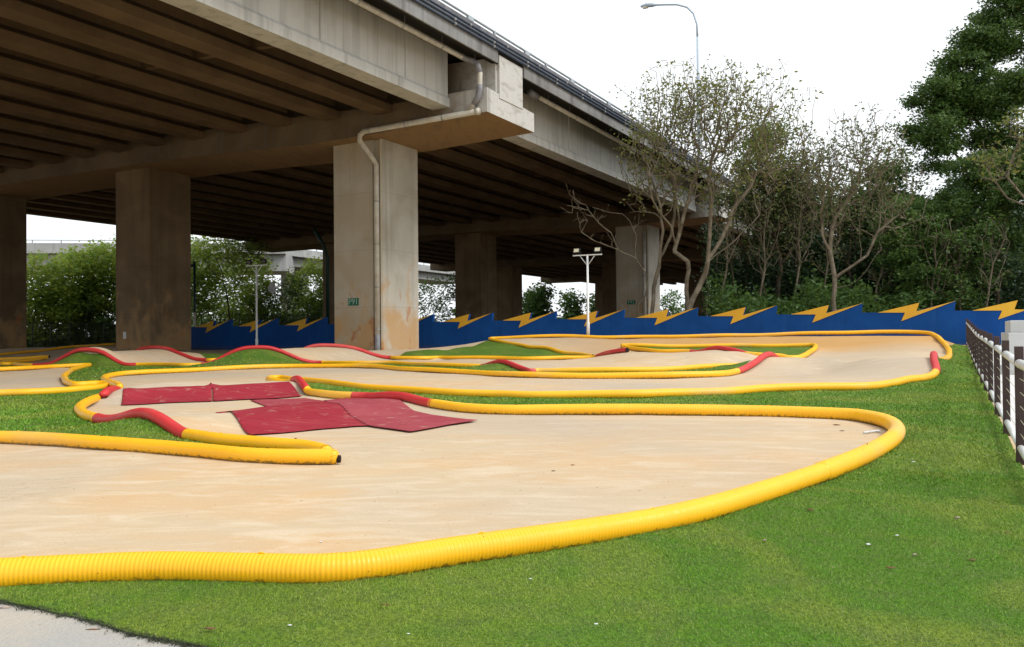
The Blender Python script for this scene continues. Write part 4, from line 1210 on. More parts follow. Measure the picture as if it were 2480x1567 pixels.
# ------------------------------------------------------------------ far viaducts
def viaduct(pts, ztop, zslab, zbot, lab, posts=True):
    root = empty('distant_viaduct', (pts[0][0], pts[0][1], -1), lab, 'viaduct')
    a, b = np.array(pts[0]), np.array(pts[1]); t = (b - a) / np.linalg.norm(b - a); n_ = np.array([-t[1], t[0]])
    def q(s, w, z): p = a + t * s + n_ * w; return (p[0], p[1], z)
    L = np.linalg.norm(b - a)
    def bx(w0, w1, z0, z1, nm, mat):
        mb = MB(); mb.box8([q(0, w0, z0), q(L, w0, z0), q(L, w1, z0), q(0, w1, z0), q(0, w0, z1), q(L, w0, z1), q(L, w1, z1), q(0, w1, z1)]); return mb.build(nm, mat, root)
    bx(0, .3, zslab, ztop, 'parapet', MT['farconc']); bx(-.1, 10, zslab - .35, zslab, 'slab', MT['farconc']); bx(1.0, 9, zbot, zslab - .36, 'girder', MT['farconc'])
    mb = MB(); mb.tube([q(0, .15, ztop + .42), q(L, .15, ztop + .42)], .07, 6)
    for s in np.arange(1, L, 3.8): mb.tube([q(s, .15, ztop), q(s, .15, ztop + .42)], .09, 6)
    mb.build('rail', MT['steel'], root)
    for s in np.arange(8, L, 27):
        mb = MB(); mb.box8([q(s, 3, -1.5), q(s + 2, 3, -1.5), q(s + 2, 7, -1.5), q(s, 7, -1.5), q(s, 3, zbot), q(s + 2, 3, zbot), q(s + 2, 7, zbot), q(s, 7, zbot)]); mb.build('column', MT['farconc'], root)
a = P(-300, 588, 112); b = P(690, 589.5, 118)
viaduct([a[:2], b[:2]], P(70, 588, 114)[2], P(70, 607, 114)[2], P(70, 655, 114)[2], 'distant pale concrete viaduct with a thin rail, seen under the bridge at far left')
a = P(674, 590, 122); b = P(1140, 653, 172)
viaduct([a[:2], b[:2]], P(793, 609, 130)[2], P(793, 622, 130)[2], P(793, 649, 130)[2], 'pale concrete ramp behind the trees between the left and big pillars')

# ------------------------------------------------------------------ wire mesh fences
def mesh_fence(a, b, h, lab, n_posts, cell=.11, rails=(0., .5, 1.), z0=-.75):
    root = empty('wire_mesh_fence', (a[0], a[1], z0), lab, 'fence')
    a = np.array(a[:2]); b = np.array(b[:2]); t = (b - a) / np.linalg.norm(b - a); L = np.linalg.norm(b - a)
    za, zb2 = z0, z0
    def q(s, z): p = a + t * s; return (p[0], p[1], z0 + z)
    for i in range(n_posts + 1):
        mb = MB(); s = L * i / n_posts; mb.tube([q(s, -.3), q(s, h + .03)], .045, 8); mb.build('post', MT['mesh'], root, smooth=True)
    for r_ in rails:
        mb = MB(); mb.tube([q(0, .06 + r_ * (h - .06)), q(L, .06 + r_ * (h - .06))], .028, 6); mb.build('rail', MT['mesh'], root)
    V = []; Fq = []
    w = .007
    tn = t
    for s in np.arange(-h, L, cell):
        for sg in (1, -1):
            s0, s1 = (s, s + h) if sg > 0 else (s + h, s)
            if min(s0, s1) < 0 or max(s0, s1) > L: continue
            p0 = np.array(q(s0, 0)); p1 = np.array(q(s1, h)); dd = np.array([tn[0], tn[1], 0]) * w
            o_ = len(V); V += [p0 - dd, p0 + dd, p1 + dd, p1 - dd]; Fq.append((o_, o_ + 1, o_ + 2, o_ + 3))
    np_mesh('wire_netting', np.array(V), np.array(Fq), MT['mesh'], root)
mesh_fence(P(-120, 835, 64), P(330, 835, 76), 2.1, 'dark wire mesh fence at the edge of the trees behind the left pillars', 10)
mesh_fence(P(440, 835, 80), P(830, 835, 90), 3.0, 'dark wire mesh fence beyond the blue wall between the left and big pillars', 9)
mesh_fence(P(1005, 835, 115), P(1480, 835, 150), 3.0, 'dark railing fence far under the bridge right of the big pillar', 16, cell=.3)
mesh_fence(P(1590, 835, 150), P(1700, 835, 150), 3.2, 'short dark railing seen past the far shaded pillar', 4, cell=.3)

# ------------------------------------------------------------------ trees
def rand_rot(n):
    a = rng.normal(size=(n, 3)); a /= np.linalg.norm(a, axis=1)[:, None]
    b = rng.normal(size=(n, 3)); b -= (a * b).sum(1)[:, None] * a; b /= np.linalg.norm(b, axis=1)[:, None]
    return a, b
def leaves(centres, per, spread, size, mat, name, parent, flat=.5, long=1.7, squash=.8):
    c = np.repeat(np.asarray(centres), per, axis=0)
    n = len(c); cl = np.repeat(rng.uniform(0, 1, len(centres)), per)
    c = c + rng.normal(0, 1, (n, 3)) * np.array([spread, spread, spread * squash])
    a, b = rand_rot(n)
    # bias leaves to lie fairly flat and droop
    a[:, 2] *= flat; a /= np.linalg.norm(a, axis=1)[:, None]
    b -= (a * b).sum(1)[:, None] * a; b /= np.linalg.norm(b, axis=1)[:, None] + 1e-9
    s = size * rng.uniform(.55, 1.35, n)[:, None]
    V = np.stack([c - a * s * long * .5, c + b * s * .42 + a * s * .05, c + a * s * long * .5, c - b * s * .42 + a * s * .05], 1).reshape(-1, 3)
    return np_mesh(name, V, np.arange(n * 4).reshape(-1, 4), mat, parent, attr={'var': np.repeat(np.clip(.62 * cl + .38 * rng.uniform(0, 1, n), 0, 1), 4)})

def grow(trunks, attr, step=.55, jitter=.10, r_tip=.011, up=.25, expo=2.35, rmax=None, hz=1.0):
    """trunks: list of polylines; attr: points that twigs must reach. returns nodes,parents,radii,tips"""
    N = []; Pn = []
    for tr in trunks:
        tr = [np.array(p, float) for p in tr]
        start = None
        if N:
            dd = np.linalg.norm(np.array(N) - tr[0], axis=1)
            if dd.min() < .6: start = int(dd.argmin())
        last = start
        if last is None: N.append(tr[0]); Pn.append(-1); last = len(N) - 1
        for a, b in zip(tr[:-1], tr[1:]):
            L = np.linalg.norm(b - a); m = max(1, int(round(L / step)))
            for j in range(1, m + 1):
                N.append(a + (b - a) * j / m + rng.normal(0, jitter * .25, 3) * (j < m)); Pn.append(last); last = len(N) - 1
    base = np.array(N[0])
    order = np.argsort(np.min(np.linalg.norm(attr[:, None] - np.array(N)[None, :: max(1, len(N) // 60)], axis=2), axis=1))
    tips = []
    for i in order:
        q = attr[i]; A = np.array(N)
        dv = q - A; dist = np.linalg.norm(dv, axis=1); dh = np.linalg.norm(dv * np.array([hz, hz, 1]), axis=1)
        # prefer nodes lower than the target and not far behind
        cost = dh + np.where(A[:, 2] > q[2] - .1, .9 * (A[:, 2] - q[2] + .3), 0) + .6 * (A[:, 2] < base[2] + .5)
        k = int(np.argmin(cost)); a = A[k]
        L = dist[k]
        if L < .12: tips.append(k); continue
        m = max(1, int(round(L / step)))
        par = Pn[k]
        dirp = (a - A[par]) / (np.linalg.norm(a - A[par]) + 1e-9) if par >= 0 else np.array([0, 0, 1.])
        c1 = a + (dirp * .45 + np.array([0, 0, up])) * L * .5
        last = k
        for j in range(1, m + 1):
            t = j / m
            p = (1 - t) ** 2 * a + 2 * t * (1 - t) * c1 + t * t * q + (rng.normal(0, jitter, 3) if j < m else 0)
            N.append(p); Pn.append(last); last = len(N) - 1
        tips.append(last)
    N = np.array(N); Pn = np.array(Pn)
    acc = np.zeros(len(N)); kids = np.zeros(len(N), int)
    for i in range(len(N)):
        if Pn[i] >= 0: kids[Pn[i]] += 1
    rad = np.zeros(len(N))
    for i in range(len(N) - 1, -1, -1):
        if kids[i] == 0: acc[i] = r_tip ** expo
        rad[i] = acc[i] ** (1 / expo)
        if Pn[i] >= 0: acc[Pn[i]] += acc[i]
    if rmax: rad = np.where(rad > rmax * .35, rmax * .35 + (rad - rmax * .35) * (rmax * .65 / max(1e-6, rad.max() - rmax * .35)) if rad.max() > rmax else rad, rad)
    return N, Pn, rad, tips
def limbs(N, Pn, rad, mat, name, parent):
    """each edge a tapered prism sharing its joints"""
    e = np.where(Pn >= 0)[0]
    a = N[Pn[e]]; b = N[e]; ra = rad[Pn[e]]; rb = rad[e]
    ra = np.minimum(ra, rb * 1.35 + .004)
    t = b - a; L = np.linalg.norm(t, axis=1)[:, None] + 1e-9; t = t / L
    b = b + t * (rb[:, None] * .35)
    ref = np.where(np.abs(t[:, 2:3]) > .9, np.array([[1., 0, 0]]), np.array([[0, 0, 1.]]))
    s = np.cross(t, ref); s /= np.linalg.norm(s, axis=1)[:, None] + 1e-9; w = np.cross(s, t)
    Vall = []; Fall = []; off = 0
    for msk, n in ((rb > .035, 8), (rb <= .035, 4)):
        if not msk.any(): continue
        ang = 2 * np.pi * np.arange(n) / n
        cs = np.cos(ang)[None, :, None]; sn = np.sin(ang)[None, :, None]
        ring = s[msk][:, None] * cs + w[msk][:, None] * sn
        R0 = a[msk][:, None] + ring * ra[msk][:, None, None]; R1 = b[msk][:, None] + ring * rb[msk][:, None, None]
        V = np.concatenate([R0, R1], 1).reshape(-1, 3)
        m = msk.sum(); base = (np.arange(m) * 2 * n)[:, None]
        k = np.arange(n)[None]; k2 = (np.arange(n) + 1)[None] % n
        Fq = np.stack([base + k, base + k2, base + k2 + n, base + k + n], -1).reshape(-1, 4) + off
        Vall.append(V); Fall.append(Fq); off += len(V)
    return np_mesh(name, np.concatenate(Vall), np.concatenate(Fall), mat, parent, smooth=True)
GAUSS = [0.0]
def ell(c, rx, ry, rz, n, shell=.0):
    if GAUSS[0]:
        p = rng.normal(size=(n, 3)) * GAUSS[0]
        return np.array(c) + np.clip(p, -1.2, 1.2) * np.array([rx, ry, rz])
    p = rng.normal(size=(n, 3)); p /= np.linalg.norm(p, axis=1)[:, None]
    r = (shell ** 3 + rng.uniform(0, 1, n) * (1 - shell ** 3)) ** (1 / 3)
    return np.array(c) + p * r[:, None] * np.array([rx, ry, rz])
def clumped(pts, m, r):
    """gather the points into m clumps, flattened like leafy boughs"""
    c = pts[rng.choice(len(pts), m, replace=False)]
    k = rng.integers(0, m, len(pts))
    return c[k] + rng.normal(0, 1, (len(pts), 3)) * np.array([r, r, r * .38])
def crownpts(lst, d0):
    """list of (px,py,rx_px,ry_px,n,depth offset,shell)"""
    out = []
    for px, py, rx, ry, n, dd, shl in lst:
        d = d0 + dd; c = P(px, py, d); k = d / F
        out.append(ell(c, rx * k, min(rx, ry) * k * .9, ry * k, n, shl))
    return np.concatenate(out)
def PL(pts, d, dd=0):
    """polyline of image points at depth d, drifting by dd in depth"""
    n = len(pts)
    return [P(x, y, d + dd * i / max(1, n - 1)) for i, (x, y) in enumerate(pts)]
def tree(name, lab, trunks, attr, leafc, mat_b, mat_l, per, spread, size, group=None, step=.55, jitter=.1, rmax=None, r_tip=.011, leaf_frac=1., cat='tree', up=.25, extra=None, flat=.5, hz=1.0):
    root = empty(name, trunks[0][0], lab, cat, group)
    N, Pn, rad, tips = grow(trunks, attr, step, jitter, r_tip, up, rmax=rmax, hz=hz)
    limbs(N, Pn, rad, mat_b, 'trunk', root)
    tp = N[np.array(tips)]
    if leafc > 0:
        sel = tp[rng.uniform(0, 1, len(tp)) < leaf_frac]
        if extra is not None: sel = np.concatenate([sel, extra])
        leaves(sel, per, spread, size, mat_l, 'crown', root, flat)
    return root

zgd = -1.0
GAUSS[0] = .55
# --- the three bare-branched trees in front of the far span
D = 43.0
tr = [PL([(1542,780),(1546,738),(1563,717),(1567,696),(1563,659),(1540,626),(1497,605),(1443,585),(1408,562)], D, -.8),
      PL([(1540,626),(1538,597),(1542,572),(1525,535),(1507,518),(1472,514),(1434,502)], D, -.6),
      PL([(1497,605),(1480,564),(1449,539),(1426,510),(1401,502),(1372,497)], D, -.8),
      PL([(1434,502),(1405,492),(1379,471),(1370,444)], D, -.9)]
at = crownpts([(1400,500,35,45,22,-.8,.3),(1450,515,50,20,16,-.7,0),(1545,525,22,18,9,-.2,0),(1470,575,45,15,8,-.8,0),(1385,470,15,25,8,-.8,0)], D)
tree('bare_tree', 'crooked leafless tree with thin branches reaching left under the bridge edge', tr, at, 0, MT['bark'], None, 0, 0, 0, rmax=.085, step=.35, jitter=.05, r_tip=.009)
tr = [PL([(1579,775),(1579,758),(1583,697),(1596,647),(1608,609),(1625,572),(1634,520),(1634,481),(1629,440),(1605,380)], D, .6),
      PL([(1596,647),(1600,600),(1606,560),(1600,500),(1580,440)], D, -.5)]
at = crownpts([(1600,330,85,110,330,0,.2),(1650,260,80,80,200,0,.3),(1560,430,55,70,90,0,.2)], D)
tree('bare_tree', 'thin tree with sparse yellow green leaves at the left of the bare clump, tan trunk', tr, at, 1, MT['bark'], MT['leafy'], 7, .22, .11, 'sparse leaved trees behind the wall', leaf_frac=.5, rmax=.10, r_tip=.012, jitter=.12, hz=1.9, up=.5)
D = 42.2
tr = [PL([(1668,775),(1666,750),(1662,704),(1668,655),(1666,634),(1650,622),(1633,609),(1637,593),(1646,564),(1641,502),(1633,440),(1612,398)], D, .4),
      PL([(1637,593),(1625,547),(1592,506),(1579,481),(1538,436)], D, -.5),
      PL([(1646,564),(1662,500),(1680,450),(1690,380)], D, .5)]
at = crownpts([(1690,310,115,120,420,0,.2),(1560,340,50,90,80,-.3,.2),(1700,230,75,50,140,.2,.3),(1660,430,80,70,110,0,.1)], D)
tree('bare_tree', 'twisting trunk tree with a kinked stem and thin sparsely leaved crown', tr, at, 1, MT['bark'], MT['leafy'], 7, .22, .11, 'sparse leaved trees behind the wall', leaf_frac=.45, rmax=.11, r_tip=.012, jitter=.12, hz=1.9, up=.5)
D = 41.5
tr = [PL([(1662,778),(1670,746),(1691,700),(1708,663),(1716,626),(1745,584),(1765,539),(1778,502),(1815,456),(1850,385)], D, .5),
      PL([(1708,663),(1716,605),(1720,543),(1724,481),(1716,440),(1724,382),(1753,315)], D, .6),
      PL([(1716,626),(1760,600),(1800,560),(1840,520)], D, -.6),
      PL([(1714,775),(1712,735),(1718,700),(1708,663)], D, .0)]
at = crownpts([(1790,310,115,125,420,0,.2),(1865,310,90,90,220,.3,.3),(1790,230,90,50,140,0,.3),(1890,390,80,80,130,.3,.2),(1770,430,80,80,110,0,.1)], D)
tree('bare_tree', 'largest bare branched tree leaning right with a mossy forked trunk', tr, at, 1, MT['bark'], MT['leafy'], 7, .22, .11, 'sparse leaved trees behind the wall', leaf_frac=.45, rmax=.14, r_tip=.012, jitter=.12, hz=1.9, up=.5)
D = 46
tr = [PL([(1880,780),(1885,700),(1890,640),(1880,580),(1905,520),(1900,450)], D, .5), PL([(1890,640),(1930,590),(1950,520),(1945,440)], D, .5), PL([(1880,580),(1850,530),(1855,470)], D, .5)]
at = crownpts([(1870,430,80,90,260,0,.1),(1950,420,70,100,260,0,.2),(1900,520,95,90,220,0,.1)], D)
tree('thicket_tree', 'dense twiggy brownish tree right of the leaning bare tree', tr, at, 1, MT['barkd'], MT['leafb'], 9, .26, .12, 'sparse leaved trees behind the wall', leaf_frac=.6, rmax=.15, r_tip=.013, jitter=.12, hz=1.9, up=.5)
D = 41
tr = [PL([(2018,785),(2020,748),(2022,674),(2010,609),(2015,560),(2022,529),(2065,469),(2085,400),(2090,359)], D, .5),
      PL([(2024,680),(2040,660),(2065,644),(2100,619),(2124,564),(2179,519)], D, -.5),
      PL([(2010,609),(1992,570),(1990,500),(2010,430)], D, .3),
      PL([(2024,705),(2060,690),(2095,660),(2120,620)], D, -.3)]
at = crownpts([(2060,410,90,115,420,0,.15),(2130,370,65,85,200,.2,.2),(2000,430,55,90,160,0,.2),(2150,500,70,80,140,0,.1)], D)
tree('bare_tree', 'forked bare tree with pale upswept limbs left of the dark evergreen', tr, at, 1, MT['bark'], MT['leafb'], 8, .22, .11, 'sparse leaved trees behind the wall', leaf_frac=.35, rmax=.125, r_tip=.012, jitter=.12, hz=1.9, up=.5)
D = 47
tr = [PL([(1800,780),(1805,720),(1812,640),(1830,560),(1850,480)], D, .5), PL([(1812,640),(1790,580),(1780,500)], D, .5)]
GAUSS[0] = 0
at = crownpts([(1850,400,60,80,90,0,.2),(1800,470,60,60,50,0,.2),(1850,330,40,35,30,.5,.2),(1870,500,60,60,50,0,.2)], D)
at = clumped(at, 50, .38)
tree('mid_green_tree', 'bushy mid green tree behind the leaning bare tree', tr, at, 1, MT['barkd'], MT['leafm'], 42, .36, .13, 'leafy trees at the back', rmax=.15)
D = 49
tr = [PL([(2135,780),(2130,700),(2120,620),(2125,540),(2110,480)], D, .5), PL([(2125,540),(2150,470),(2160,420)], D, .5)]
at = crownpts([(2140,450,65,90,140,0,.2),(2100,550,75,70,100,0,.2),(2200,540,80,90,120,0,.2)], D)
at = clumped(at, 100, .42)
tree('mid_green_tree', 'rounded green tree between the forked bare tree and the dark evergreen', tr, at, 1, MT['barkd'], MT['leafm'], 45, .36, .13, 'leafy trees at the back', rmax=.15)
D = 50
tr = [PL([(1975,780),(1975,700),(1985,620),(1960,560)], D, .5)]
at = crownpts([(1960,520,90,70,130,0,.2),(2030,560,90,80,120,0,.2),(1900,560,70,70,90,0,.2),(1930,440,50,40,40,0,.2),(2040,470,50,40,40,0,.2)], D)
at = clumped(at, 95, .40)
tree('mid_green_tree', 'low dark bushy tree behind the twiggy thicket', tr, at, 1, MT['barkd'], MT['leafd'], 45, .38, .14, 'leafy trees at the back', rmax=.15)
GAUSS[0] = 0
# --- the big evergreen
D = 46.5
tr = [PL([(2420,790),(2415,700),(2425,600),(2440,500),(2435,400),(2420,300),(2430,200)], D, .5),
      PL([(2440,500),(2380,450),(2320,380),(2270,330)], D, -.5), PL([(2435,400),(2370,300),(2330,220)], D, .5),
      PL([(2440,500),(2500,420),(2550,320),(2560,200)], D, .5), PL([(2425,600),(2350,540),(2290,500),(2240,470)], D, .5)]
at = crownpts([(2262,235,42,38,45,0,.3),(2300,200,40,30,35,0,.3),(2335,150,48,40,60,0,.3),(2385,110,50,45,60,0,.3),(2420,60,55,60,80,0,.3),(2350,95,25,18,14,0,.3),(2225,250,22,14,10,0,.3),(2440,-20,50,50,50,0,.3),(2470,60,80,80,130,0,.3),(2420,200,90,80,150,0,.2),
               (2250,310,50,45,60,-.3,.3),(2300,370,75,55,90,0,.3),(2400,330,80,60,110,.3,.2),(2235,345,35,30,30,0,.3),(2560,180,110,150,160,.5,.3),(2500,350,70,60,70,.4,.2),(2430,410,80,50,90,.3,.2),(2500,430,60,50,60,.2,.2),(2370,240,70,70,90,.6,.1),(2320,270,60,40,50,.2,.1),(2300,235,50,35,40,.2,.1)], D)
at = clumped(at, 250, .42)
tree('evergreen_tree', 'tall dense dark evergreen tree at the top right', tr, at, 1, MT['barkd'], MT['leafd'], 72, .22, .11, rmax=.2, flat=.6, jitter=.15)
D = 39
tr = [PL([(2590,790),(2560,650),(2500,500),(2440,430),(2390,370)], D, -.5), PL([(2500,500),(2440,480),(2395,420),(2380,340)], D, -.6), PL([(2440,430),(2460,360),(2500,290)], D, -.8)]
at = crownpts([(2420,400,60,60,60,-.5,.2),(2460,310,40,60,40,-.6,.2),(2380,400,30,50,20,-.6,.2)], D)
tree('bare_tree', 'bare brown limbs with a few yellow leaves crossing in front of the dark evergreen', tr, at, 1, MT['bark'], MT['leafy'], 8, .2, .14, 'sparse leaved trees behind the wall', leaf_frac=.25, rmax=.14)
D = 43.5
for (px, w, hpy, lab, lm) in ((2300, 95, 650, 'dark shrubby tree below the evergreen, left one of three', 'leafd'), (2410, 95, 530, 'dark shrubby tree below the evergreen, middle one of three', 'leafd'), (2510, 100, 520, 'dark shrubby tree at the right edge of the picture', 'leafd'),
                           (2200, 80, 640, 'shrubby tree with glossy leaves right of the forked bare tree', 'leafm')):
    tr = [PL([(px, 790), (px + 8, 720), (px - 10, 660), (px, hpy - 40)], D, .5)]
    at = crownpts([(px, hpy - 50, w * .9, 75, 115, 0, .3), (px, hpy + 60, w, 80, 85, -.3, .3), (px - 10, hpy - 125, w * .85, 50, 80, .3, .2)], D)
    at = clumped(at, 60, .42)
    tree('shrubby_tree', lab, tr, at, 1, MT['barkd'], MT[lm], 52, .20, .115, 'dark trees at the right', rmax=.13)
# thin saplings between the bare trees
for i, (x0, x1, yt, D) in enumerate(((1738, 1760, 520, 44), (1790, 1775, 470, 45), (1832, 1850, 520, 43.5), (1862, 1840, 440, 45), (1915, 1935, 500, 44), (1950, 1930, 430, 46), (1985, 2000, 520, 44.5), (2072, 2060, 520, 45), (2110, 2140, 560, 44), (2165, 2150, 480, 46), (2250, 2262, 560, 42), (2330, 2320, 590, 41.5), (2385, 2400, 560, 42))):
    xm = (x0 + x1) / 2 + (-1) ** i * 12
    tr = [PL([(x0, 790), (x0 + (xm - x0) * .4, 720), (xm, 640), (x1, yt + 60), (x1 + 6, yt)], D, .3), PL([(xm, 640), (xm + (-1) ** i * 28, 580), (xm + (-1) ** i * 34, yt + 20)], D, .2)]
    at = crownpts([(x1, yt, 50, 60, 60, 0, .1), (xm, yt + 90, 45, 60, 40, 0, .1)], D)
    tree('thin_sapling', '%s of the thin dark saplings standing behind the wall at the right' % ['leftmost', 'second from left', 'third from left', 'fourth from left', 'fifth from left', 'sixth from left', 'middle one', 'sixth from right', 'fifth from right', 'fourth from right', 'third from right', 'second from right', 'rightmost'][i], tr, at, 1, MT['bark'] if i % 2 == 0 else MT['barkd'], MT['leafb'] if x0 < 2200 else MT['leafm'], 4, .2, .11, 'thin saplings behind the wall', leaf_frac=.4, rmax=.07, hz=1.8, up=.4)
# --- undergrowth behind the right wall
def mass(n, boxes, size, mat, name, lab, cat, flat=.6):
    cs = []
    for (px0, px1, py0, py1, d0, d1, k) in boxes:
        px = rng.uniform(px0, px1, k); t = rng.uniform(0, 1, k); d = rng.uniform(d0, d1, k)
        top = py0 + 30 * np.sin(px * .021) + 22 * np.sin(px * .053 + 1)
        py = top + (py1 - top) * t ** .8
        r = np.array([P(a, b, c) for a, b, c in zip(px, py, d)])
        cs.append(r)
    o = leaves(np.concatenate(cs), n, .32, size, mat, name, None, flat)
    tag(o, lab, cat, kind='stuff')
mass(34, [(1720, 2520, 600, 790, 46, 58, 4800)], .14, MT['leafu'], 'undergrowth', 'dark tangled undergrowth behind the wall at the right', 'undergrowth')
mass(34, [(2150, 2560, 480, 660, 56, 64, 2300)], .17, MT['leafu'], 'undergrowth', 'dark wood rising behind the shrubby trees at the right', 'undergrowth')
mass(16, [(1730, 2240, 700, 785, 41, 46, 700)], .15, MT['leafm'], 'ground_cover', 'low bright leafy ground cover just behind the wall at the right', 'ground cover')
# strap leaved clumps
for i, px in enumerate((1830, 1905, 2095, 2150, 2235)):
    c = P(px, 778, 40.3 + i % 2)
    V = []
    for j in range(60):
        a = rng.uniform(0, 6.28); L = rng.uniform(.7, 1.5); el = rng.uniform(.5, 1.3); w = .05
        b0 = c + np.array([rng.normal(0, .15), rng.normal(0, .15), -.4]); d_ = np.array([math.cos(a) * math.cos(el), math.sin(a) * math.cos(el), math.sin(el)])
        sd = np.array([-math.sin(a), math.cos(a), 0]) * w
        m1 = b0 + d_ * L * .6; e1 = b0 + d_ * L + np.array([0, 0, -.18 * L])
        V += [b0 - sd * .5, b0 + sd * .5, m1 + sd, m1 - sd, m1 - sd, m1 + sd, e1 + sd * .15, e1 - sd * .15]
    V = np.array(V)
    o = np_mesh('strap_leaved_plant', V, np.arange(len(V)).reshape(-1, 4), MT['leafm'], attr={'var': rng.uniform(0, .6, len(V))})
    tag(o, ['strap leaved plant by the leaning bare tree', 'strap leaved plant behind the fifth last lightning bolt', 'strap leaved plant right of the forked bare tree trunk', 'strap leaved plant behind the gap before the third last bolt', 'strap leaved plant below the dark shrubby trees'][i], 'plant', 'strap leaved plants behind the wall')
# --- left greenery behind the mesh fence
LT = [(-40, 74, 200, 690, 80, 'leafl', 'light green bushy tree hidden mostly by the leftmost pillar'), (110, 79, 190, 680, 75, 'leafl', 'light green tree just right of the leftmost dark pillar'),
      (185, 83, 210, 665, 80, 'leafl', 'rounded yellow green tree in the middle of the left opening'), (262, 84, 200, 640, 80, 'leafl', 'yellow green tree beside the left edge of the shaded pillar'),
      (470, 92, 230, 640, 75, 'leafl', 'yellow green tree right of the shaded pillar'), (545, 90, 190, 630, 90, 'leafl', 'dark stemmed tree with sparse yellow leaves behind the left floodlight'),
      (610, 98, 200, 680, 80, 'leafl', 'leafy tree directly behind the left floodlight'), (680, 98, 180, 720, 80, 'leafm', 'low thin tree between the left floodlight and the green pipe'),
      (755, 104, 200, 690, 80, 'leafl', 'bright bush left of the big pillar'), (1050, 126, 170, 745, 60, 'leafm', 'small tree seen in the gap right of the big pillar')]
for (px, D, w, cy, h, lm, lab) in LT:
    sp = px in (545, 680)
    tr = [PL([(px, 838), (px + 3, 780), (px - 8, 720), (px - 14, cy)], D, .5), PL([(px + 3, 780), (px + 26, 730), (px + 34, cy + 10)], D, .5)]
    if px == 545: tr = [PL([(572, 838), (560, 790), (550, 720), (538, 660), (520, 620)], D, 0), PL([(550, 720), (575, 690), (600, 650)], D, 0), PL([(545, 690), (515, 660), (490, 620)], D, 0)]
    k = 1. if not sp else .8
    if px == 545: at = crownpts([(530, 600, 75, 40, 120, 0, .3), (590, 620, 60, 40, 70, 0, .3), (560, 680, 70, 50, 60, 0, .2)], D)
    elif px == 680: at = crownpts([(680, 740, 60, 60, 110, 0, .2), (700, 690, 40, 40, 40, 0, .3)], D)
    elif px == 1050: at = crownpts([(1050, 730, 50, 60, 120, 0, .2), (1100, 700, 30, 40, 40, 0, .2)], D)
    else: at = crownpts([(px, cy, 62, 62, 110, 0, .3), (px - 20, cy + 80, 65, 60, 90, 0, .2), (px + 25, cy + 70, 50, 60, 60, 0, .2)], D)
    tree('leafy_tree' if lm == 'leafl' else 'thin_tree', lab, tr, at, 1, MT['barkd'], MT[lm], 15 if sp or px == 1050 else 25, .50, .24 if not sp else .2, 'trees behind the mesh fence at the left', rmax=.15 if px != 545 else .2)
mass(14, [(-80, 420, 775, 850, 80, 90, 1200), (420, 860, 775, 850, 96, 108, 1100)], .28, MT['leafd'], 'undergrowth', 'dark undergrowth behind the wire mesh fence at the left', 'undergrowth')
mass(6, [(440, 800, 735, 790, 100, 112, 600)], .3, MT['leafm'], 'undergrowth', 'thin scrub in the opening left of the big pillar', 'undergrowth')
# far trees seen between the deep pillars
for (px, D, cy, w, lab) in ((1285, 156, 735, 28, 'distant small tree in the first bright gap under the bridge'), (1310, 154, 720, 22, 'distant dark tree at the right of the first bright gap'),
                         (1385, 172, 735, 24, 'distant small tree left of the white floodlight pole'), (1445, 182, 745, 22, 'distant small tree right of the white floodlight pole'), (1630, 225, 735, 26, 'distant bush seen past the far shaded pillar')):
    tr = [PL([(px, 830), (px + 2, 780), (px - 3, cy)], D, 0)]
    at = crownpts([(px, cy, w, 30, 40, 0, .2), (px - 3, cy + 40, w * 1.1, 35, 45, 0, .2)], D)
    tree('distant_tree', lab, tr, at, 1, MT['barkd'], MT['leafm'], 22, .8, .45, 'distant trees seen under the bridge', rmax=.2)
mass(14, [(960, 1250, 785, 840, 135, 150, 200), (1250, 1480, 785, 840, 165, 185, 200), (1560, 1700, 785, 840, 225, 235, 80)], .8, MT['leafm'], 'hedge', 'far strip of hedge seen under the bridge', 'hedge')

# plastic bag caught in the branches
c = P(658, 697, 64.5)
mb = MB()
pts = []
for i in range(7):
    for j in range(10):
        th = math.pi * i / 6; ph = 2 * math.pi * j / 10
        r = .26 * (1 + .35 * math.sin(3 * ph + i) * math.sin(th) + .2 * math.sin(5 * th + j))
        pts.append(c + np.array([r * math.sin(th) * math.cos(ph) * .9, r * math.sin(th) * math.sin(ph) * .5, r * math.cos(th) * 1.5]))
mb.add(pts, [(i * 10 + j, i * 10 + (j + 1) % 10, (i + 1) * 10 + (j + 1) % 10, (i + 1) * 10 + j) for i in range(6) for j in range(10)])
tag(mb.build('plastic_bag', MT['paper'], None), 'crumpled white plastic bag caught in branches right of the left floodlight', 'bag')

# parked car far under the bridge
c = P(1450, 795, 95); root = empty('parked_car', c, 'dark parked car far away behind the white floodlight pole', 'car')
def cq(a, b, z): return (c[0] + a, c[1] + b, -.75 + z)
mb = MB()
side = [(-2.1, .25), (2.1, .25), (2.1, .75), (1.9, .88), (1.2, .92), (.7, 1.42), (-.7, 1.46), (-1.5, .95), (-2.1, .85)]
mb.prism([cq(a, 0, z) for a, z in side], [cq(a, 1.7, z) for a, z in side]); mb.build('body', MT['car'], root)
mb = MB(); ws = [(1.0, .94), (.62, 1.36), (-.62, 1.40), (-1.25, .97)]
mb.prism([cq(a, -.01, z) for a, z in ws], [cq(a, .0, z) for a, z in ws]); mb.build('window', MT['glass'], root)
for a in (-1.3, 1.3):
    mb = MB(); mb.tube([cq(a, -.02, .32), cq(a, .2, .32)], .32, 14); mb.build('wheel', MT['black'], root)

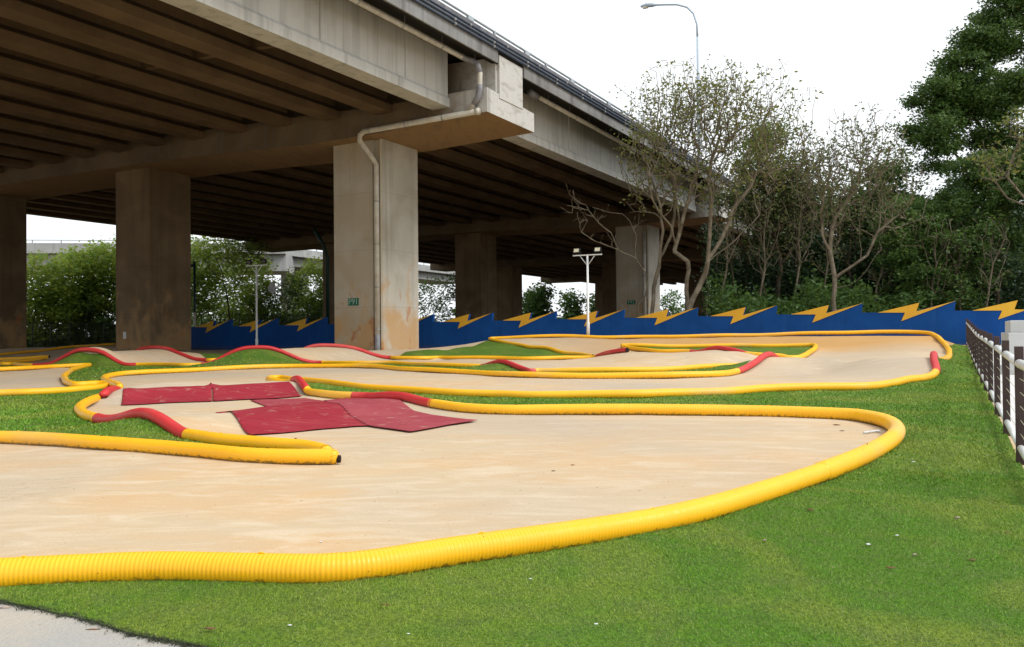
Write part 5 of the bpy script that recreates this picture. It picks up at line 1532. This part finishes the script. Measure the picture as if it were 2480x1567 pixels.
# ------------------------------------------------------------------ small litter
def debris(px, py, kind, size, lab, d=None):
    g_ = G(px, py); x, y = g_[0], g_[1]
    z = float(H(x, y)) + (.030 if pip(np.array([x]), np.array([y]), [tuple(p[:2]) for p in TURF['outer']])[0] else .004)
    mb = MB(); nn = 7; a0 = random.uniform(0, 6)
    rx, ry, rz = {'stone': (1, .7, .5), 'leaf': (1.2, .5, .22), 'scrap': (1, .7, .35)}[kind]
    top = (x, y, z + size * rz)
    ring = []
    for i in range(nn):
        a = a0 + 2 * math.pi * i / nn; r = size * random.uniform(.7, 1.1)
        ring.append((x + r * rx * math.cos(a), y + r * ry * math.sin(a) * .8, z + size * rz * random.uniform(.0, .5)))
    mb.add(ring + [top, (x, y, z - .005)], [(i, (i + 1) % nn, nn) for i in range(nn)] + [((i + 1) % nn, i, nn + 1) for i in range(nn)])
    o = mb.build({'stone': 'pebble', 'leaf': 'dry_leaf', 'scrap': 'plastic_scrap'}[kind], MT[{'stone': 'stone', 'leaf': 'leafl1', 'scrap': 'paper'}[kind]], None, smooth=(kind != 'scrap'))
    tag(o, lab, {'stone': 'pebble', 'leaf': 'leaf', 'scrap': 'litter'}[kind])
for q in [(1280,1350,'scrap',.022,'white scrap touching the front yellow pipe near its middle'), (1041,1386,'scrap',.024,'flat white scrap just below the front yellow pipe'),
          (1444,1531,'scrap',.010,'tiny white scrap on the lower middle turf'), (1285,1416,'scrap',.010,'tiny white scrap on turf below the white scrap by the pipe'),
          (990,1554,'scrap',.008,'tiny white scrap near the bottom edge'), (702,1533,'scrap',.012,'small pale scrap on the lower left turf'),
          (2211,1120,'scrap',.03,'pale scrap on the turf right of the track bend'), (2173,1296,'scrap',.014,'tiny bluish scrap on the right turf'),
          (934,1483,'leaf',.020,'brown dry leaf on the turf at lower centre left'), (1473,1316,'leaf',.026,'dark dry leaf tucked against the front pipe'),
          (1962,1244,'leaf',.035,'long dry brown leaf right of the front pipe'), (2156,1380,'leaf',.026,'brown leaf in the middle of the right turf'),
          (2353,1347,'leaf',.026,'brown leaf at the far right of the turf'), (2440,1276,'leaf',.022,'thin dry leaf near the right edge'),
          (2103,1320,'scrap',.018,'pale curled scrap above the brown leaf on the right turf'), (1852,1321,'stone',.018,'round reddish pebble on the turf below the bend'),
          (2214,1342,'stone',.017,'pinkish pebble right of the curled scrap'), (2319,1246,'stone',.024,'pale pink pebble on the upper right turf'),
          (510,1539,'leaf',.025,'dry leaf on the turf low at the left'), (186,1500,'stone',.02,'grey pebble on the turf edge at the left'),
          (14,1478,'stone',.03,'pale stone at the turf corner at the left edge'), (224,1529,'leaf',.03,'reddish dry leaf on the pavement edge'),
          (97,1388 + 130,'stone',.010,'tiny stone on the pavement'), (2025,1033,'leaf',.05,'clump of dark dry leaves on the dirt inside the bend'),
          (2040,1047,'leaf',.03,'small dark leaf inside the bend by the leaf clump'), (1340,1148,'leaf',.02,'tan dry leaf on the dirt in the middle'),
          (1387,1133,'leaf',.02,'brown chip on the dirt beside the tan leaf'), (777,1218 + 100,'scrap',.01,'tiny white scrap on the near dirt')]:
    debris(*q)
# pale stick
g1, g2 = G(2092, 1054), G(2128, 1047)
mb = MB(); z1 = float(H(g1[0], g1[1])) + .02; z2 = float(H(g2[0], g2[1])) + .02
mb.tube([(g1[0], g1[1], z1), (g2[0], g2[1], z2)], .012, 6); mb.tube([(g2[0], g2[1], z2), (g2[0] - .03, g2[1] - .09, z2)], .012, 6)
tag(mb.build('stick', MT['paper'], None), 'short pale stick with a hooked end lying inside the bend', 'stick')

# ------------------------------------------------------------------ seat everything: lift the world so the ground lies near z = 0
bpy.context.view_layer.update()
for o in list(COL.objects):
    if o.parent is None and o.type in ('MESH', 'EMPTY'):
        if o.type == 'EMPTY':
            b = Vector(o['base']); del o['base']
            o.location = b + Vector((0, 0, EYE))
            for ch in o.children: ch.location = -b
        else:
            o.location.z += EYE
